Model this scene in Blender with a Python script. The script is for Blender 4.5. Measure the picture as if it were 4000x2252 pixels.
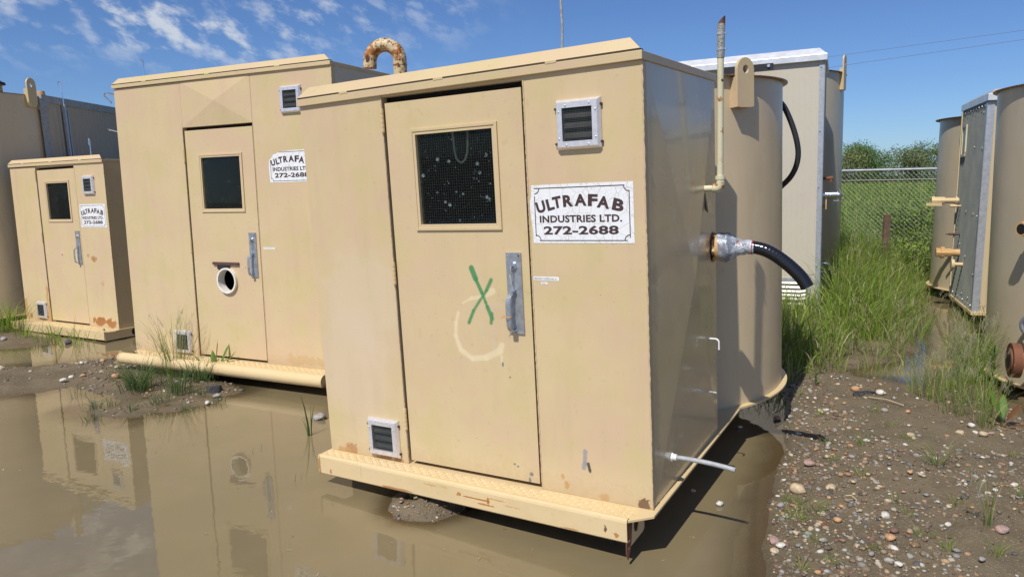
import bpy, math, random
import numpy as np
from mathutils import Matrix, Vector
for o in list(bpy.data.objects): bpy.data.objects.remove(o)
sc = bpy.context.scene
R_ = math.radians
rng = np.random.default_rng(7); random.seed(7)

# ------------------------------------------------------------------ camera
CAM = Vector((0, 0, 1.8249))
MR = ((0.9998185, -0.0190527, 0.0), (-0.0027092, -0.1421711, 0.9898384), (-0.0188591, -0.9896588, -0.1421969))
cam = bpy.data.cameras.new('camera'); cam.lens = 2880/4000*36; cam.sensor_width = 36; cam.clip_start = .05; cam.clip_end = 3000
camo = bpy.data.objects.new('camera', cam); sc.collection.objects.link(camo); sc.camera = camo
rt = Vector((MR[0][0], MR[1][0], MR[2][0])); dn = Vector((MR[0][1], MR[1][1], MR[2][1])); fw = Vector((MR[0][2], MR[1][2], MR[2][2]))
camo.matrix_world = Matrix((( rt.x, -dn.x, -fw.x, CAM.x), (rt.y, -dn.y, -fw.y, CAM.y), (rt.z, -dn.z, -fw.z, CAM.z), (0, 0, 0, 1)))
FPX = 2880.
def ray(px, py):
    a, b = (px-2000)/FPX, (py-1126)/FPX
    return Vector((rt.x*a+dn.x*b+fw.x, rt.y*a+dn.y*b+fw.y, rt.z*a+dn.z*b+fw.z))
def gp(px, py, z=0.0):
    d = ray(px, py); k = (z-CAM.z)/d.z; p = CAM+d*k
    return (p.x, p.y)

# ------------------------------------------------------------------ light
SUN_EL = R_(53); SUNH = Vector((-.5186, -.8546))
tosun = Vector((SUNH.x*math.cos(SUN_EL), SUNH.y*math.cos(SUN_EL), math.sin(SUN_EL)))
w = bpy.data.worlds.new('World'); sc.world = w; w.use_nodes = True
wn = w.node_tree.nodes; wl = w.node_tree.links; wn.clear()
wo = wn.new('ShaderNodeOutputWorld'); bg = wn.new('ShaderNodeBackground'); sky = wn.new('ShaderNodeTexSky')
sky.sky_type = 'NISHITA'; sky.sun_disc = False; sky.sun_elevation = SUN_EL; sky.sun_rotation = math.atan2(tosun.x, tosun.y)
sky.altitude = 700; sky.air_density = 1.0; sky.dust_density = .35; sky.ozone_density = 2.2
bg.inputs[1].default_value = 0.098
tc = wn.new('ShaderNodeTexCoord'); sep = wn.new('ShaderNodeSeparateXYZ'); wl.new(tc.outputs['Generated'], sep.inputs[0])
def wm(op, a, b=None, c=None):
    n = wn.new('ShaderNodeMath'); n.operation = op
    for i, v in enumerate((a, b, c)):
        if v is None: continue
        if isinstance(v, (int, float)): n.inputs[i].default_value = v
        else: wl.new(v, n.inputs[i])
    return n.outputs[0]
zc = wm('MAXIMUM', sep.outputs[2], .03)
u = wm('DIVIDE', sep.outputs[0], zc); v = wm('DIVIDE', sep.outputs[1], zc)
cmb = wn.new('ShaderNodeCombineXYZ'); wl.new(wm('ADD', wm('MULTIPLY', sep.outputs[0], 1.7), wm('MULTIPLY', sep.outputs[2], .3)), cmb.inputs[0]); wl.new(wm('ADD', wm('MULTIPLY', sep.outputs[2], 2.4), wm('MULTIPLY', sep.outputs[0], .45)), cmb.inputs[1]); wl.new(wm('MULTIPLY', sep.outputs[1], .5), cmb.inputs[2])
def wnoise(scale, detail, rough, dist=0.):
    n = wn.new('ShaderNodeTexNoise'); wl.new(cmb.outputs[0], n.inputs['Vector']); n.inputs['Scale'].default_value = scale
    n.inputs['Detail'].default_value = detail; n.inputs['Roughness'].default_value = rough; n.inputs['Distortion'].default_value = dist
    return n.outputs[0]
def wmap(x, a, b, c=0., d=1.):
    n = wn.new('ShaderNodeMapRange'); n.interpolation_type = 'SMOOTHSTEP'; wl.new(x, n.inputs[0])
    for i, q in enumerate((a, b, c, d)): n.inputs[i+1].default_value = q
    return n.outputs[0]
puffs = wmap(wnoise(21, 6, .56, .0), .45, .70)
# cloud field: overhead and towards the left, clear near the horizon and on the right
side = wm('ADD', wm('MULTIPLY', sep.outputs[0], -1.0), wm('MULTIPLY', sep.outputs[2], .8))
fld = wm('MULTIPLY', wmap(side, .10, .50), wmap(sep.outputs[2], .115, .19))
veil = wmap(wnoise(3.2, 4, .5), .38, .62)
cl = wm('MULTIPLY', wm('MULTIPLY', puffs, fld), wm('ADD', wm('MULTIPLY', veil, .70), .18))
cl = wm('MINIMUM', cl, .8)
tint = wn.new('ShaderNodeMixRGB'); tint.blend_type = 'MULTIPLY'; tint.inputs[0].default_value = 1; wl.new(sky.outputs[0], tint.inputs[1]); tint.inputs[2].default_value = (.55, .73, 1.03, 1)
mx = wn.new('ShaderNodeMixRGB'); wl.new(cl, mx.inputs[0]); wl.new(tint.outputs[0], mx.inputs[1]); mx.inputs[2].default_value = (7.0, 7.4, 8.0, 1)
wl.new(mx.outputs[0], bg.inputs[0]); wl.new(bg.outputs[0], wo.inputs[0])
sun = bpy.data.lights.new('sun', 'SUN'); sun.energy = 4.45; sun.angle = R_(.53); sun.color = (1, .955, .88)
suno = bpy.data.objects.new('sun', sun); sc.collection.objects.link(suno); suno.rotation_euler = tosun.to_track_quat('Z', 'Y').to_euler(); suno.location = (-3, -3, 8)
sc.view_settings.view_transform = 'Standard'; sc.view_settings.look = 'None'; sc.view_settings.exposure = 0.0; sc.view_settings.gamma = 1
sc.view_settings.use_curve_mapping = False
sc.render.engine = 'CYCLES'

# ------------------------------------------------------------------ helpers: materials
class NT:
    def __init__(s, name):
        s.m = bpy.data.materials.new(name); s.m.use_nodes = True; s.t = s.m.node_tree; s.t.nodes.clear()
        s.o = s.t.nodes.new('ShaderNodeOutputMaterial'); s.b = s.t.nodes.new('ShaderNodeBsdfPrincipled'); s.link(s.b.outputs[0], s.o.inputs[0])
        s.tc = s.t.nodes.new('ShaderNodeTexCoord'); s.P = s.tc.outputs['Object']
    def link(s, a, b): s.t.links.new(a, b)
    def put(s, v, i):
        if isinstance(v, (int, float)): i.default_value = v
        elif isinstance(v, (tuple, list)):
            i.default_value = tuple(v) if len(v) == len(i.default_value) else tuple(v)+(1,)
        else: s.link(v, i)
    def math(s, op, a, b=0., clamp=False):
        n = s.t.nodes.new('ShaderNodeMath'); n.operation = op; n.use_clamp = clamp; s.put(a, n.inputs[0]); s.put(b, n.inputs[1]); return n.outputs[0]
    def vmath(s, op, a, b=None, sc_=None):
        n = s.t.nodes.new('ShaderNodeVectorMath'); n.operation = op; s.put(a, n.inputs[0])
        if b is not None: s.put(b, n.inputs[1])
        if sc_ is not None: s.put(sc_, n.inputs['Scale'])
        return n.outputs['Value'] if op in ('LENGTH', 'DOT_PRODUCT', 'DISTANCE') else n.outputs[0]
    def noise(s, scale, detail=3, rough=.5, vec=None, stretch=None, dist=0.):
        n = s.t.nodes.new('ShaderNodeTexNoise'); vv = vec or s.P
        if stretch: vv = s.vmath('MULTIPLY', vv, stretch)
        s.link(vv, n.inputs['Vector']); n.inputs['Scale'].default_value = scale; n.inputs['Detail'].default_value = detail; n.inputs['Roughness'].default_value = rough; n.inputs['Distortion'].default_value = dist
        return n.outputs[0]
    def voro(s, scale, feature='F1', vec=None):
        n = s.t.nodes.new('ShaderNodeTexVoronoi'); n.feature = feature; s.link(vec or s.P, n.inputs['Vector']); n.inputs['Scale'].default_value = scale
        return n.outputs[0]
    def map(s, x, a, b, c=0., d=1., smooth=True):
        n = s.t.nodes.new('ShaderNodeMapRange'); n.interpolation_type = 'SMOOTHSTEP' if smooth else 'LINEAR'; s.put(x, n.inputs[0])
        for i, q in enumerate((a, b, c, d)): n.inputs[i+1].default_value = q
        return n.outputs[0]
    def mix(s, f, a, b):
        n = s.t.nodes.new('ShaderNodeMixRGB'); s.put(f, n.inputs[0]); s.put(a, n.inputs[1]); s.put(b, n.inputs[2]); return n.outputs[0]
    def bump(s, h, dist=.01, strength=1.):
        n = s.t.nodes.new('ShaderNodeBump'); s.put(h, n.inputs['Height']); n.inputs['Distance'].default_value = dist; n.inputs['Strength'].default_value = strength
        s.link(n.outputs[0], s.b.inputs['Normal'])
    def fin(s, col, rough=.5, metal=0., spec=.5):
        s.put(col, s.b.inputs['Base Color']); s.put(rough, s.b.inputs['Roughness']); s.put(metal, s.b.inputs['Metallic']); s.put(spec, s.b.inputs['Specular IOR Level']); return s.m
    def xyz(s):
        n = s.t.nodes.new('ShaderNodeSeparateXYZ'); s.link(s.P, n.inputs[0]); return n.outputs
    def spot(s, cx, cz, rx, rz, nz, amp=1.2, soft=.35):
        d = s.vmath('SUBTRACT', s.P, (cx, 0, cz)); d = s.vmath('MULTIPLY', d, (1/rx, 0, 1/rz)); l = s.vmath('LENGTH', d)
        l = s.math('ADD', l, s.math('MULTIPLY', s.math('SUBTRACT', nz, .5), amp*2))
        return s.map(l, 1.0+soft/2, 1.0-soft/2)
    def seg(s, a, b, r, soft, nz=None, amp=.0):
        # distance of (x,z) to a segment
        ax, az = a; bx, bz = b; dx, dz = bx-ax, bz-az; L2 = dx*dx+dz*dz
        pa = s.vmath('MULTIPLY', s.vmath('SUBTRACT', s.P, (ax, 0, az)), (1, 0, 1))
        t = s.math('DIVIDE', s.vmath('DOT_PRODUCT', pa, (dx, 0, dz)), L2, True)
        q = s.t.nodes.new('ShaderNodeCombineXYZ'); s.link(s.math('MULTIPLY', t, dx), q.inputs[0]); s.link(s.math('MULTIPLY', t, dz), q.inputs[2])
        d = s.vmath('DISTANCE', pa, q.outputs[0])
        if nz is not None: d = s.math('ADD', d, s.math('MULTIPLY', s.math('SUBTRACT', nz, .5), amp))
        return s.map(d, r+soft, max(r-soft, 0))

TAN = (.610, .475, .270); TAN2 = (.600, .440, .275); TAN3 = (.575, .46, .235); RUST = (.36, .135, .03); DRUST = (.10, .030, .014)
def paint(name, base=TAN, alt=TAN2, alt2=TAN3, rust=(), chips=.0, rough=.42, lowrust=0., specks=True, extra=None, seed=0., rustamt=0., spec=.35, coat=0., streak=0.):
    n = NT(name); P = n.vmath('ADD', n.P, (seed, seed*.7, seed*1.3))
    n1 = n.noise(1.7, 4, .6, P); n2 = n.noise(3.1, 5, .62, n.vmath('ADD', P, (5.2, 1.3, 8.1)))
    c = n.mix(n.map(n1, .38, .64), base, alt); c = n.mix(n.map(n2, .46, .70), c, alt2)
    st = n.noise(4.0, 4, .6, P, (9, 9, .8)); c = n.mix(n.math('MULTIPLY', n.map(st, .52, .80), .08), c, (base[0]*.84, base[1]*.82, base[2]*.78))
    bl = n.noise(26, 2, .5, P); c = n.mix(n.math('MULTIPLY', n.map(bl, .64, .72), .35), c, (.50, .37, .22))
    if specks:
        vo = n.voro(17, 'F1', P); m = n.map(vo, .055, .03); m = n.math('MULTIPLY', m, n.map(n.noise(5, 2, .5, P), .50, .62)); c = n.mix(n.math('MULTIPLY', m, .75), c, (.13, .09, .05))
    nz = n.noise(38, 5, .7, P); nz2 = n.noise(11, 4, .65, P)
    for (cx, cz, rx, rz, col, k) in rust:
        c = n.mix(n.math('MULTIPLY', n.spot(cx, cz, rx, rz, nz if max(rx, rz) < .07 else nz2, 1.6), k), c, col)
    if rustamt:
        m = n.map(n.noise(9, 6, .72, P), .74-rustamt*.3, .80-rustamt*.3); c = n.mix(m, c, RUST); m2 = n.map(n.noise(13, 6, .75, n.vmath('ADD', P, (3, 3, 3))), .80-rustamt*.3, .84-rustamt*.3); c = n.mix(m2, c, DRUST)
    if lowrust:
        z = n.xyz()[2]; m = n.map(n.math('ADD', z, n.math('MULTIPLY', nz2, -.35)), -.08+lowrust, -.17+lowrust); c = n.mix(n.math('MULTIPLY', m, .55), c, (.42, .24, .09))
    if streak and base == TAN: c = n.mix(n.math('MULTIPLY', n.map(n.math('ADD', n.xyz()[2], n.math('MULTIPLY', nz, -.28)), .0, -.12), .22), c, (.34, .26, .16))
    if extra: c = extra(n, c, nz, nz2)
    if streak:
        sk = n.noise(2.0, 4, .55, P, (4, 4, .7)); c = n.mix(n.math('MULTIPLY', n.map(sk, .45, .80), streak), c, (base[0]*.62, base[1]*.60, base[2]*.58)); c = n.mix(n.math('MULTIPLY', n.map(n.noise(2.1, 4, .6, n.vmath('ADD', P, (9, 2, 4))), .5, .7), streak*.6), c, (min(1, base[0]*1.12), min(1, base[1]*1.12), min(1, base[2]*1.2)))
    n.bump(n.math('ADD', n.noise(220, 2, .5), n.math('MULTIPLY', n.noise(2.3, 2, .5, P), 9.)), .0007, .9)
    if coat:
        n.b.inputs['Coat Weight'].default_value = coat; n.b.inputs['Coat Roughness'].default_value = .06
    return n.fin(c, n.map(n1, .3, .7, rough-.05, rough+.10, False), 0, spec)

def simple(name, col, rough=.5, metal=0., var=.15, scale=20, bumpd=0., spec=.5):
    n = NT(name); k = n.noise(scale, 4, .6); c = n.mix(n.map(k, .3, .7), tuple(x*(1-var) for x in col), tuple(min(1, x*(1+var)) for x in col))
    if bumpd: n.bump(n.noise(scale*3, 3, .6), bumpd)
    return n.fin(c, rough, metal, spec)

# ------------------------------------------------------------------ helpers: meshes
def link(o, parent=None):
    sc.collection.objects.link(o)
    if parent is not None: o.parent = parent
    return o
class MB:
    def __init__(s): s.v = []; s.f = []; s.mi = []
    def add(s, vs, fs, mi=0):
        k = len(s.v); s.v += [tuple(map(float, p)) for p in vs]; s.f += [tuple(k+i for i in f) for f in fs]; s.mi += [mi]*len(fs); return s
    def box(s, x0, x1, y0, y1, z0, z1, mi=0):
        return s.add([(x0, y0, z0), (x1, y0, z0), (x1, y1, z0), (x0, y1, z0), (x0, y0, z1), (x1, y0, z1), (x1, y1, z1), (x0, y1, z1)],
                     [(0, 3, 2, 1), (4, 5, 6, 7), (0, 1, 5, 4), (1, 2, 6, 5), (2, 3, 7, 6), (3, 0, 4, 7)], mi)
    def prism(s, pts, axis, a, b, mi=0):
        # polygon pts in the two other axes, extruded from a to b along axis
        n = len(pts)
        def mk(p, h): return {0: (h, p[0], p[1]), 1: (p[0], h, p[1]), 2: (p[0], p[1], h)}[axis]
        vs = [mk(p, a) for p in pts]+[mk(p, b) for p in pts]
        return s.add(vs, [tuple(range(n)), tuple(range(2*n-1, n-1, -1))]+[(i, i+n, (i+1) % n+n, (i+1) % n) for i in range(n)], mi)
    def cyl(s, a, b, r, n=16, r2=None, caps=True, mi=0):
        a = Vector(a); b = Vector(b); d = (b-a).normalized(); t = Vector((0, 0, 1)) if abs(d.z) < .9 else Vector((1, 0, 0)); u = d.cross(t).normalized(); v = d.cross(u); r2 = r if r2 is None else r2
        vs = []
        for p, rr in ((a, r), (b, r2)):
            for i in range(n):
                q = p+(u*math.cos(2*math.pi*i/n)+v*math.sin(2*math.pi*i/n))*rr; vs.append(q)
        fs = [(i, (i+1) % n, (i+1) % n+n, i+n) for i in range(n)]
        if caps: fs += [tuple(range(n-1, -1, -1)), tuple(range(n, 2*n))]
        return s.add(vs, fs, mi)
    def tube(s, pts, r, n=10, caps=True, mi=0, rad=None):
        P = [Vector(p) for p in pts]; m = len(P); vs = []; prev = None
        for i in range(m):
            d = (P[min(i+1, m-1)]-P[max(i-1, 0)]).normalized()
            if prev is None:
                t = Vector((0, 0, 1)) if abs(d.z) < .9 else Vector((1, 0, 0)); u = d.cross(t).normalized()
            else: u = (prev-d*prev.dot(d)).normalized()
            prev = u; v = d.cross(u); rr = rad[i] if rad else r
            for k in range(n): vs.append(P[i]+(u*math.cos(2*math.pi*k/n)+v*math.sin(2*math.pi*k/n))*rr)
        fs = [(i*n+k, i*n+(k+1) % n, (i+1)*n+(k+1) % n, (i+1)*n+k) for i in range(m-1) for k in range(n)]
        if caps: fs += [tuple(range(n-1, -1, -1)), tuple(range((m-1)*n, m*n))]
        return s.add(vs, fs, mi)
    def annulus(s, cx, cy, r0, r1, z0, z1, n=72, mi=0):
        vs = []
        for r, z in ((r0, z0), (r1, z0), (r1, z1), (r0, z1)):
            vs += [(cx+r*math.cos(2*math.pi*i/n), cy+r*math.sin(2*math.pi*i/n), z) for i in range(n)]
        fs = []
        for q in range(4):
            q2 = (q+1) % 4; fs += [(q*n+i, q*n+(i+1) % n, q2*n+(i+1) % n, q2*n+i) for i in range(n)]
        return s.add(vs, fs, mi)
    def build(s, name, mats, parent=None, smooth=False, bevel=0., label=None, kind=None):
        me = bpy.data.meshes.new(name); me.from_pydata(s.v, [], s.f); me.update()
        for m in (mats if isinstance(mats, (list, tuple)) else [mats]): me.materials.append(m)
        if any(s.mi): me.polygons.foreach_set('material_index', s.mi)
        import bmesh
        bm = bmesh.new(); bm.from_mesh(me); bmesh.ops.recalc_face_normals(bm, faces=bm.faces); bm.to_mesh(me); bm.free()
        if smooth:
            me.polygons.foreach_set('use_smooth', [True]*len(me.polygons))
            try: me.set_sharp_from_angle(angle=R_(38))
            except Exception: pass
        o = bpy.data.objects.new(name, me); link(o, parent)
        if bevel:
            b = o.modifiers.new('bevel', 'BEVEL'); b.width = bevel; b.segments = 2; b.limit_method = 'ANGLE'; b.angle_limit = R_(40)
        if label: o['label'] = label
        if kind: o['kind'] = kind
        return o
def empty(name, M, label, cat, group=None):
    o = bpy.data.objects.new(name, None); link(o); o.matrix_world = M; o.empty_display_size = .2; o['label'] = label; o['category'] = cat
    if group: o['group'] = group
    return o
def tag(o, label, cat, group=None):
    o['label'] = label; o['category'] = cat
    if group: o['group'] = group
    return o
def frame(R, t): return Matrix(((R[0][0], R[0][1], R[0][2], t[0]), (R[1][0], R[1][1], R[1][2], t[1]), (R[2][0], R[2][1], R[2][2], t[2]), (0, 0, 0, 1)))
def yframe(o, xd):
    l = math.hypot(*xd); x, y = xd[0]/l, xd[1]/l
    return Matrix(((x, -y, 0, o[0]), (y, x, 0, o[1]), (0, 0, 1, o[2]), (0, 0, 0, 1)))
def arc(c, r, a0, a1, n, plane='xz'):
    out = []
    for i in range(n+1):
        a = R_(a0+(a1-a0)*i/n); p, q = r*math.cos(a), r*math.sin(a)
        out.append((c[0]+p, c[1], c[2]+q) if plane == 'xz' else (c[0]+p, c[1]+q, c[2]) if plane == 'xy' else (c[0], c[1]+p, c[2]+q))
    return out
def smoothpath(P, n=8):
    P = [Vector(p) for p in P]; out = []
    for i in range(len(P)-1):
        p0 = P[max(i-1, 0)]; p1 = P[i]; p2 = P[i+1]; p3 = P[min(i+2, len(P)-1)]
        for k in range(n):
            t = k/n; out.append(.5*((2*p1)+(-p0+p2)*t+(2*p0-5*p1+4*p2-p3)*t*t+(-p0+3*p1-3*p2+p3)*t**3))
    return out+[P[-1]]

# ------------------------------------------------------------------ materials
def door_marks(n, c, nz, nz2):
    W = (.72, .60, .38)
    U = [((1.251, 1.045), (1.215, 1.03), .017), ((1.175, 1.012), (1.12, 1.005), .008), ((1.12, 1.005), (1.06, .975), .004), ((1.025, .92), (1.006, .86), .008), ((1.006, .86), (1.000, .79), .011), ((1.000, .79), (1.030, .715), .013),
         ((1.030, .715), (1.10, .673), .014), ((1.10, .673), (1.19, .685), .016), ((1.19, .685), (1.275, .728), .019), ((1.275, .728), (1.290, .76), .016), ((1.285, .70), (1.285, .66), .004)]
    for a, b, r in U: c = n.mix(n.math('MULTIPLY', n.seg(a, b, r, .007, nz2, .02), .8), c, W)
    for a, b, r in (((1.24, .95), (1.24, .74), .012), ((1.16, .965), (1.30, .975), .011), ((1.17, .87), (1.18, .80), .014)):
        c = n.mix(n.math('MULTIPLY', n.seg(a, b, r, .012, nz2, .02), .4), c, (.60, .50, .36))
    G = (.045, .24, .085)
    for a, b, r in (((1.128, 1.165), (1.15, 1.11), .0125), ((1.15, 1.11), (1.185, 1.035), .0085), ((1.185, 1.035), (1.205, .985), .006), ((1.215, .96), (1.24, .90), .009), ((1.24, .925), (1.232, .875), .0075), ((1.205, .985), (1.215, .96), .006),
                    ((1.247, 1.105), (1.215, 1.05), .0080), ((1.215, 1.05), (1.185, 1.01), .0060), ((1.175, 1.0), (1.125, .935), .0060), ((1.125, .935), (1.092, .87), .0075)):
        c = n.mix(n.math('MULTIPLY', n.seg(a, b, r*1.3, .0055, nz, .004), .92), c, G)
    for (cx, cz, rx, rz) in ((1.29, .655, .006, .012), (1.33, .59, .006, .005), (1.33, .11, .008, .006), (1.35, .10, .008, .005), (1.43, .07, .012, .012), (1.42, .03, .008, .02)):
        c = n.mix(n.spot(cx, cz, rx, rz, nz, .8), c, (.20, .20, .19))
    return c
def wall_marks(n, c, nz, nz2):
    # grey rub marks near the lower right of the wall, pale scrubbed drips below the sign
    for a, b, r in (((1.752, .245), (1.748, .18), .011), ((1.748, .18), (1.742, .16), .013)): c = n.mix(n.math('MULTIPLY', n.seg(a, b, r, .006, nz, .03), .8), c, (.27, .27, .29))
    c = n.mix(n.seg((1.766, .185), (1.775, .145), .008, .004, nz, .02), c, (.09, .075, .05))
    c = n.mix(n.math('MULTIPLY', n.spot(.35, .95, .28, .30, nz2, .5, .7), .5), c, (.64, .52, .37))
    c = n.mix(n.math('MULTIPLY', n.spot(.25, .55, .25, .35, nz2, .5, .8), .45), c, (.66, .52, .38))
    return c
RS = RUST; RL = (.50, .27, .09)
M = {}
M['A_wall'] = paint('cream_tan_wall_paint', streak=.16, rust=((.17, .025, .055, .035, RS, .8), (.10, .01, .05, .02, RL, .8), (.44, .005, .06, .022, RS, .85), (.54, .0, .03, .03, RS, .75), (2.06, .02, .03, .03, DRUST, .9), (1.64, .05, .012, .02, RL, .9), (1.62, .09, .01, .015, RL, .7), (1.85, .02, .03, .02, RL, .6), (2.06, 1.9, .03, .35, TAN3, .4)), extra=wall_marks)
M['A_door'] = paint('cream_tan_door_paint', streak=.13, extra=door_marks, seed=3.3)
M['B_wall'] = paint('tan_wall_paint_clean', streak=.13, seed=7.7, specks=False, rust=((2.3, .06, .2, .05, RL, .3),))
M['B_door'] = paint('tan_door_paint_clean', seed=9.1, specks=False)
M['C_wall'] = paint('tan_wall_paint_rusty', streak=.15, seed=12.4, rust=((.13, .06, .035, .035, RS, .9), (.03, .12, .03, .16, RL, .8), (.42, .03, .08, .03, RS, .9), (.58, .12, .035, .35, RL, .9), (1.72, .07, .10, .05, RS, 1.), (1.95, .06, .08, .05, RS, 1.), (1.60, .09, .03, .03, RS, .9), (1.72, .86, .05, .035, RS, .8), (1.60, .90, .03, .02, RL, .9), (1.85, .55, .03, .03, RL, .5)))
M['C_door'] = paint('tan_door_paint_flat', seed=14.4, specks=False, rust=((1.02, .93, .02, .035, (.62, .50, .40), .9), (1.02, .90, .011, .014, (.45, .03, .03), 1.)))
M['roof'] = paint('tan_roof_trim_paint', seed=21, rough=.38, rustamt=.12)
M['roofC'] = paint('tan_roof_trim_rusty', seed=25, rustamt=.3)
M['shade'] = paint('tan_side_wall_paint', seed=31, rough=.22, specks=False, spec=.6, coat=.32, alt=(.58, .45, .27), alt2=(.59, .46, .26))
M['skid'] = paint('tan_skid_paint', seed=37, rough=.4, rustamt=.22, base=(.66, .50, .27), alt=(.64, .49, .28), alt2=(.60, .46, .24))
M['tank'] = paint('tan_tank_paint', base=(.63, .50, .315), alt=(.62, .49, .32), alt2=(.61, .49, .30), seed=41, rough=.30, specks=False, spec=.5, streak=.22)
M['tankG'] = paint('grey_tan_tank_paint', base=(.52, .43, .30), alt=(.50, .43, .31), alt2=(.52, .44, .29), seed=47, rough=.30, specks=False, spec=.5, streak=.22)
M['panel'] = paint('pale_ribbed_panel', base=(.56, .51, .41), alt=(.55, .50, .41), alt2=(.56, .51, .40), seed=51, rough=.5, specks=False)
M['panelD'] = paint('grey_ribbed_panel', base=(.47, .41, .32), alt=(.45, .40, .32), alt2=(.47, .41, .31), seed=53, rough=.6, specks=False, spec=.15)
M['lug'] = paint('tan_lug_paint', seed=57, rust=((0., .22, .02, .05, DRUST, 1.), (-.04, .18, .02, .03, DRUST, 1.)), specks=False)
M['rim'] = paint('rusty_tank_rim', seed=61, rustamt=.75, base=(.13, .08, .045), alt=(.20, .12, .06), alt2=(.28, .19, .11))
M['pipe'] = paint('cream_flaking_pipe', seed=67, rustamt=.60, base=(.66, .62, .42), alt=(.64, .60, .42), alt2=(.62, .57, .36))
M['goose'] = paint('rusty_gooseneck_paint', seed=71, rustamt=.86, base=(.62, .50, .28), alt=(.58, .46, .25), alt2=(.66, .60, .46), rough=.5)
M['rust'] = paint('deep_rust', seed=77, rustamt=.25, base=(.14, .055, .03), alt=(.22, .085, .04), alt2=(.09, .035, .022), rough=.7, specks=False)
M['orange'] = paint('orange_rusty_fitting', seed=79, rustamt=.55, base=(.62, .40, .18), alt=(.5, .27, .1), alt2=(.65, .48, .28), rough=.5)
M['runner'] = simple('dark_skid_steel', (.045, .03, .02), .8)
M['gap'] = simple('dark_caulk_gap', (.07, .05, .03), .9)
M['brown'] = simple('brown_flat_paint', (.10, .045, .035), .6)
M['alu'] = simple('brushed_aluminium', (.80, .76, .76), .34, .55, .08, 60)
M['plate'] = simple('worn_steel_plate', (.42, .44, .46), .38, .65, .2, 25)
M['bright'] = simple('bright_steel', (.85, .85, .86), .18, 1., .04)
M['galv'] = simple('galvanised_steel', (.46, .48, .51), .45, .45, .12, 30)
M['galvd'] = simple('dull_galvanised_steel', (.36, .355, .34), .6, .15, .2, 30)
M['white_alu'] = simple('chalky_white_aluminium', (.74, .74, .74), .38, .35, .10, 8)
M['bolt'] = simple('zinc_bolt', (.7, .7, .68), .3, .8)
M['rbolt'] = simple('rusty_bolt', (.05, .025, .015), .8)
M['screen'] = simple('screen_wire', (.05, .065, .065), .6, .0)
M['wmesh'] = simple('window_wire', (.04, .05, .045), .7, .0)
M['dark'] = simple('painted_dark_interior', (.006, .006, .006), .9)  # near-black colour stands in for shade inside sheds, vents and bores
M['louver'] = simple('dark_louver', (.07, .06, .058), .8)  # vent louvers in one even dark tone
M['black'] = simple('black_rubber', (.012, .012, .013), .3)
M['blackm'] = simple('black_matt_steel', (.02, .02, .022), .5)
M['greycond'] = simple('grey_flexible_conduit', (.36, .37, .38), .5)
M['dgreycond'] = simple('dark_grey_conduit', (.17, .18, .20), .45)
M['white'] = simple('white_plastic', (.8, .8, .78), .35)
M['slat'] = simple('white_louver_slat', (.85, .82, .70), .4)
M['pvc'] = simple('white_painted_ring', (.78, .74, .66), .45, 0, .1, 40)
M['ink'] = simple('dark_brown_ink', (.060, .032, .030), .45, 0, .1)
M['tagink'] = simple('grey_label_ink', (.25, .25, .25), .5)
M['rag'] = simple('orange_string', (.6, .33, .12), .8)
M['green_in'] = simple('dim_inside_lining', (.030, .045, .038), .9)
def signmat(name, seed):
    n = NT(name); P = n.vmath('ADD', n.P, (seed, 0, seed)); P = n.vmath('MULTIPLY', P, (1, 0, 1)); jit = n.noise(9, 2, .5, P)
    e1 = n.voro(15, 'DISTANCE_TO_EDGE', n.vmath('ADD', P, n.vmath('SCALE', n.tc.outputs['Object'], None, .02))); c = n.mix(n.math('MULTIPLY', n.map(e1, .022, .008), .7), (.80, .81, .82), (.50, .45, .36))
    e2 = n.voro(48, 'DISTANCE_TO_EDGE', n.vmath('MULTIPLY', P, (1, 0, .8))); c = n.mix(n.math('MULTIPLY', n.map(e2, .03, .012), n.map(jit, .4, .6, .15, .55)), c, (.45, .43, .38))
    return n.fin(c, .35)
M['sign'] = signmat('cracked_white_decal', 2.0); M['signB'] = signmat('cracked_white_decal_torn', 5.0); M['signC'] = signmat('cracked_white_decal_small', 8.0)
def glassmat(nm, big):
  n = NT(nm); P = n.vmath('MULTIPLY', n.P, (1, 0, 1)); s1 = n.map(n.math('ADD', n.voro(17, 'F1', P), n.math('MULTIPLY', n.noise(120, 2, .6, P), .16)), .30, .16); s1 = n.math('MULTIPLY', n.math('MULTIPLY', s1, n.map(n.noise(9, 3, .6, P), .47, .55)), big); s2 = n.map(n.voro(55, 'F1', P), .16, .10); s2 = n.math('MULTIPLY', s2, n.map(n.noise(14, 2, .6, P), .52, .6))
  film = n.math('MULTIPLY', n.noise(60, 3, .7, P), .010); dirt = n.math('ADD', n.math('MULTIPLY', n.math('ADD', s1, s2, True), n.map(n.noise(90, 2, .6, P), .35, .6, .20, .75)), film, True)
  n.fin((.35, .42, .42), .5); tr = n.t.nodes.new('ShaderNodeBsdfTransparent'); tr.inputs[0].default_value = (.82, .86, .86, 1); gl = n.t.nodes.new('ShaderNodeBsdfGlossy'); gl.inputs['Roughness'].default_value = .03; fr = n.t.nodes.new('ShaderNodeFresnel'); fr.inputs[0].default_value = 1.22
  m1 = n.t.nodes.new('ShaderNodeMixShader'); n.link(fr.outputs[0], m1.inputs[0]); n.link(tr.outputs[0], m1.inputs[1]); n.link(gl.outputs[0], m1.inputs[2])
  m2 = n.t.nodes.new('ShaderNodeMixShader'); n.link(dirt, m2.inputs[0]); n.link(m1.outputs[0], m2.inputs[1]); n.link(n.b.outputs[0], m2.inputs[2]); n.link(m2.outputs[0], n.o.inputs[0]); return n.m
M['glass'] = glassmat('dirty_glass', 1.); M['glass2'] = glassmat('clean_glass', 0.)
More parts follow.
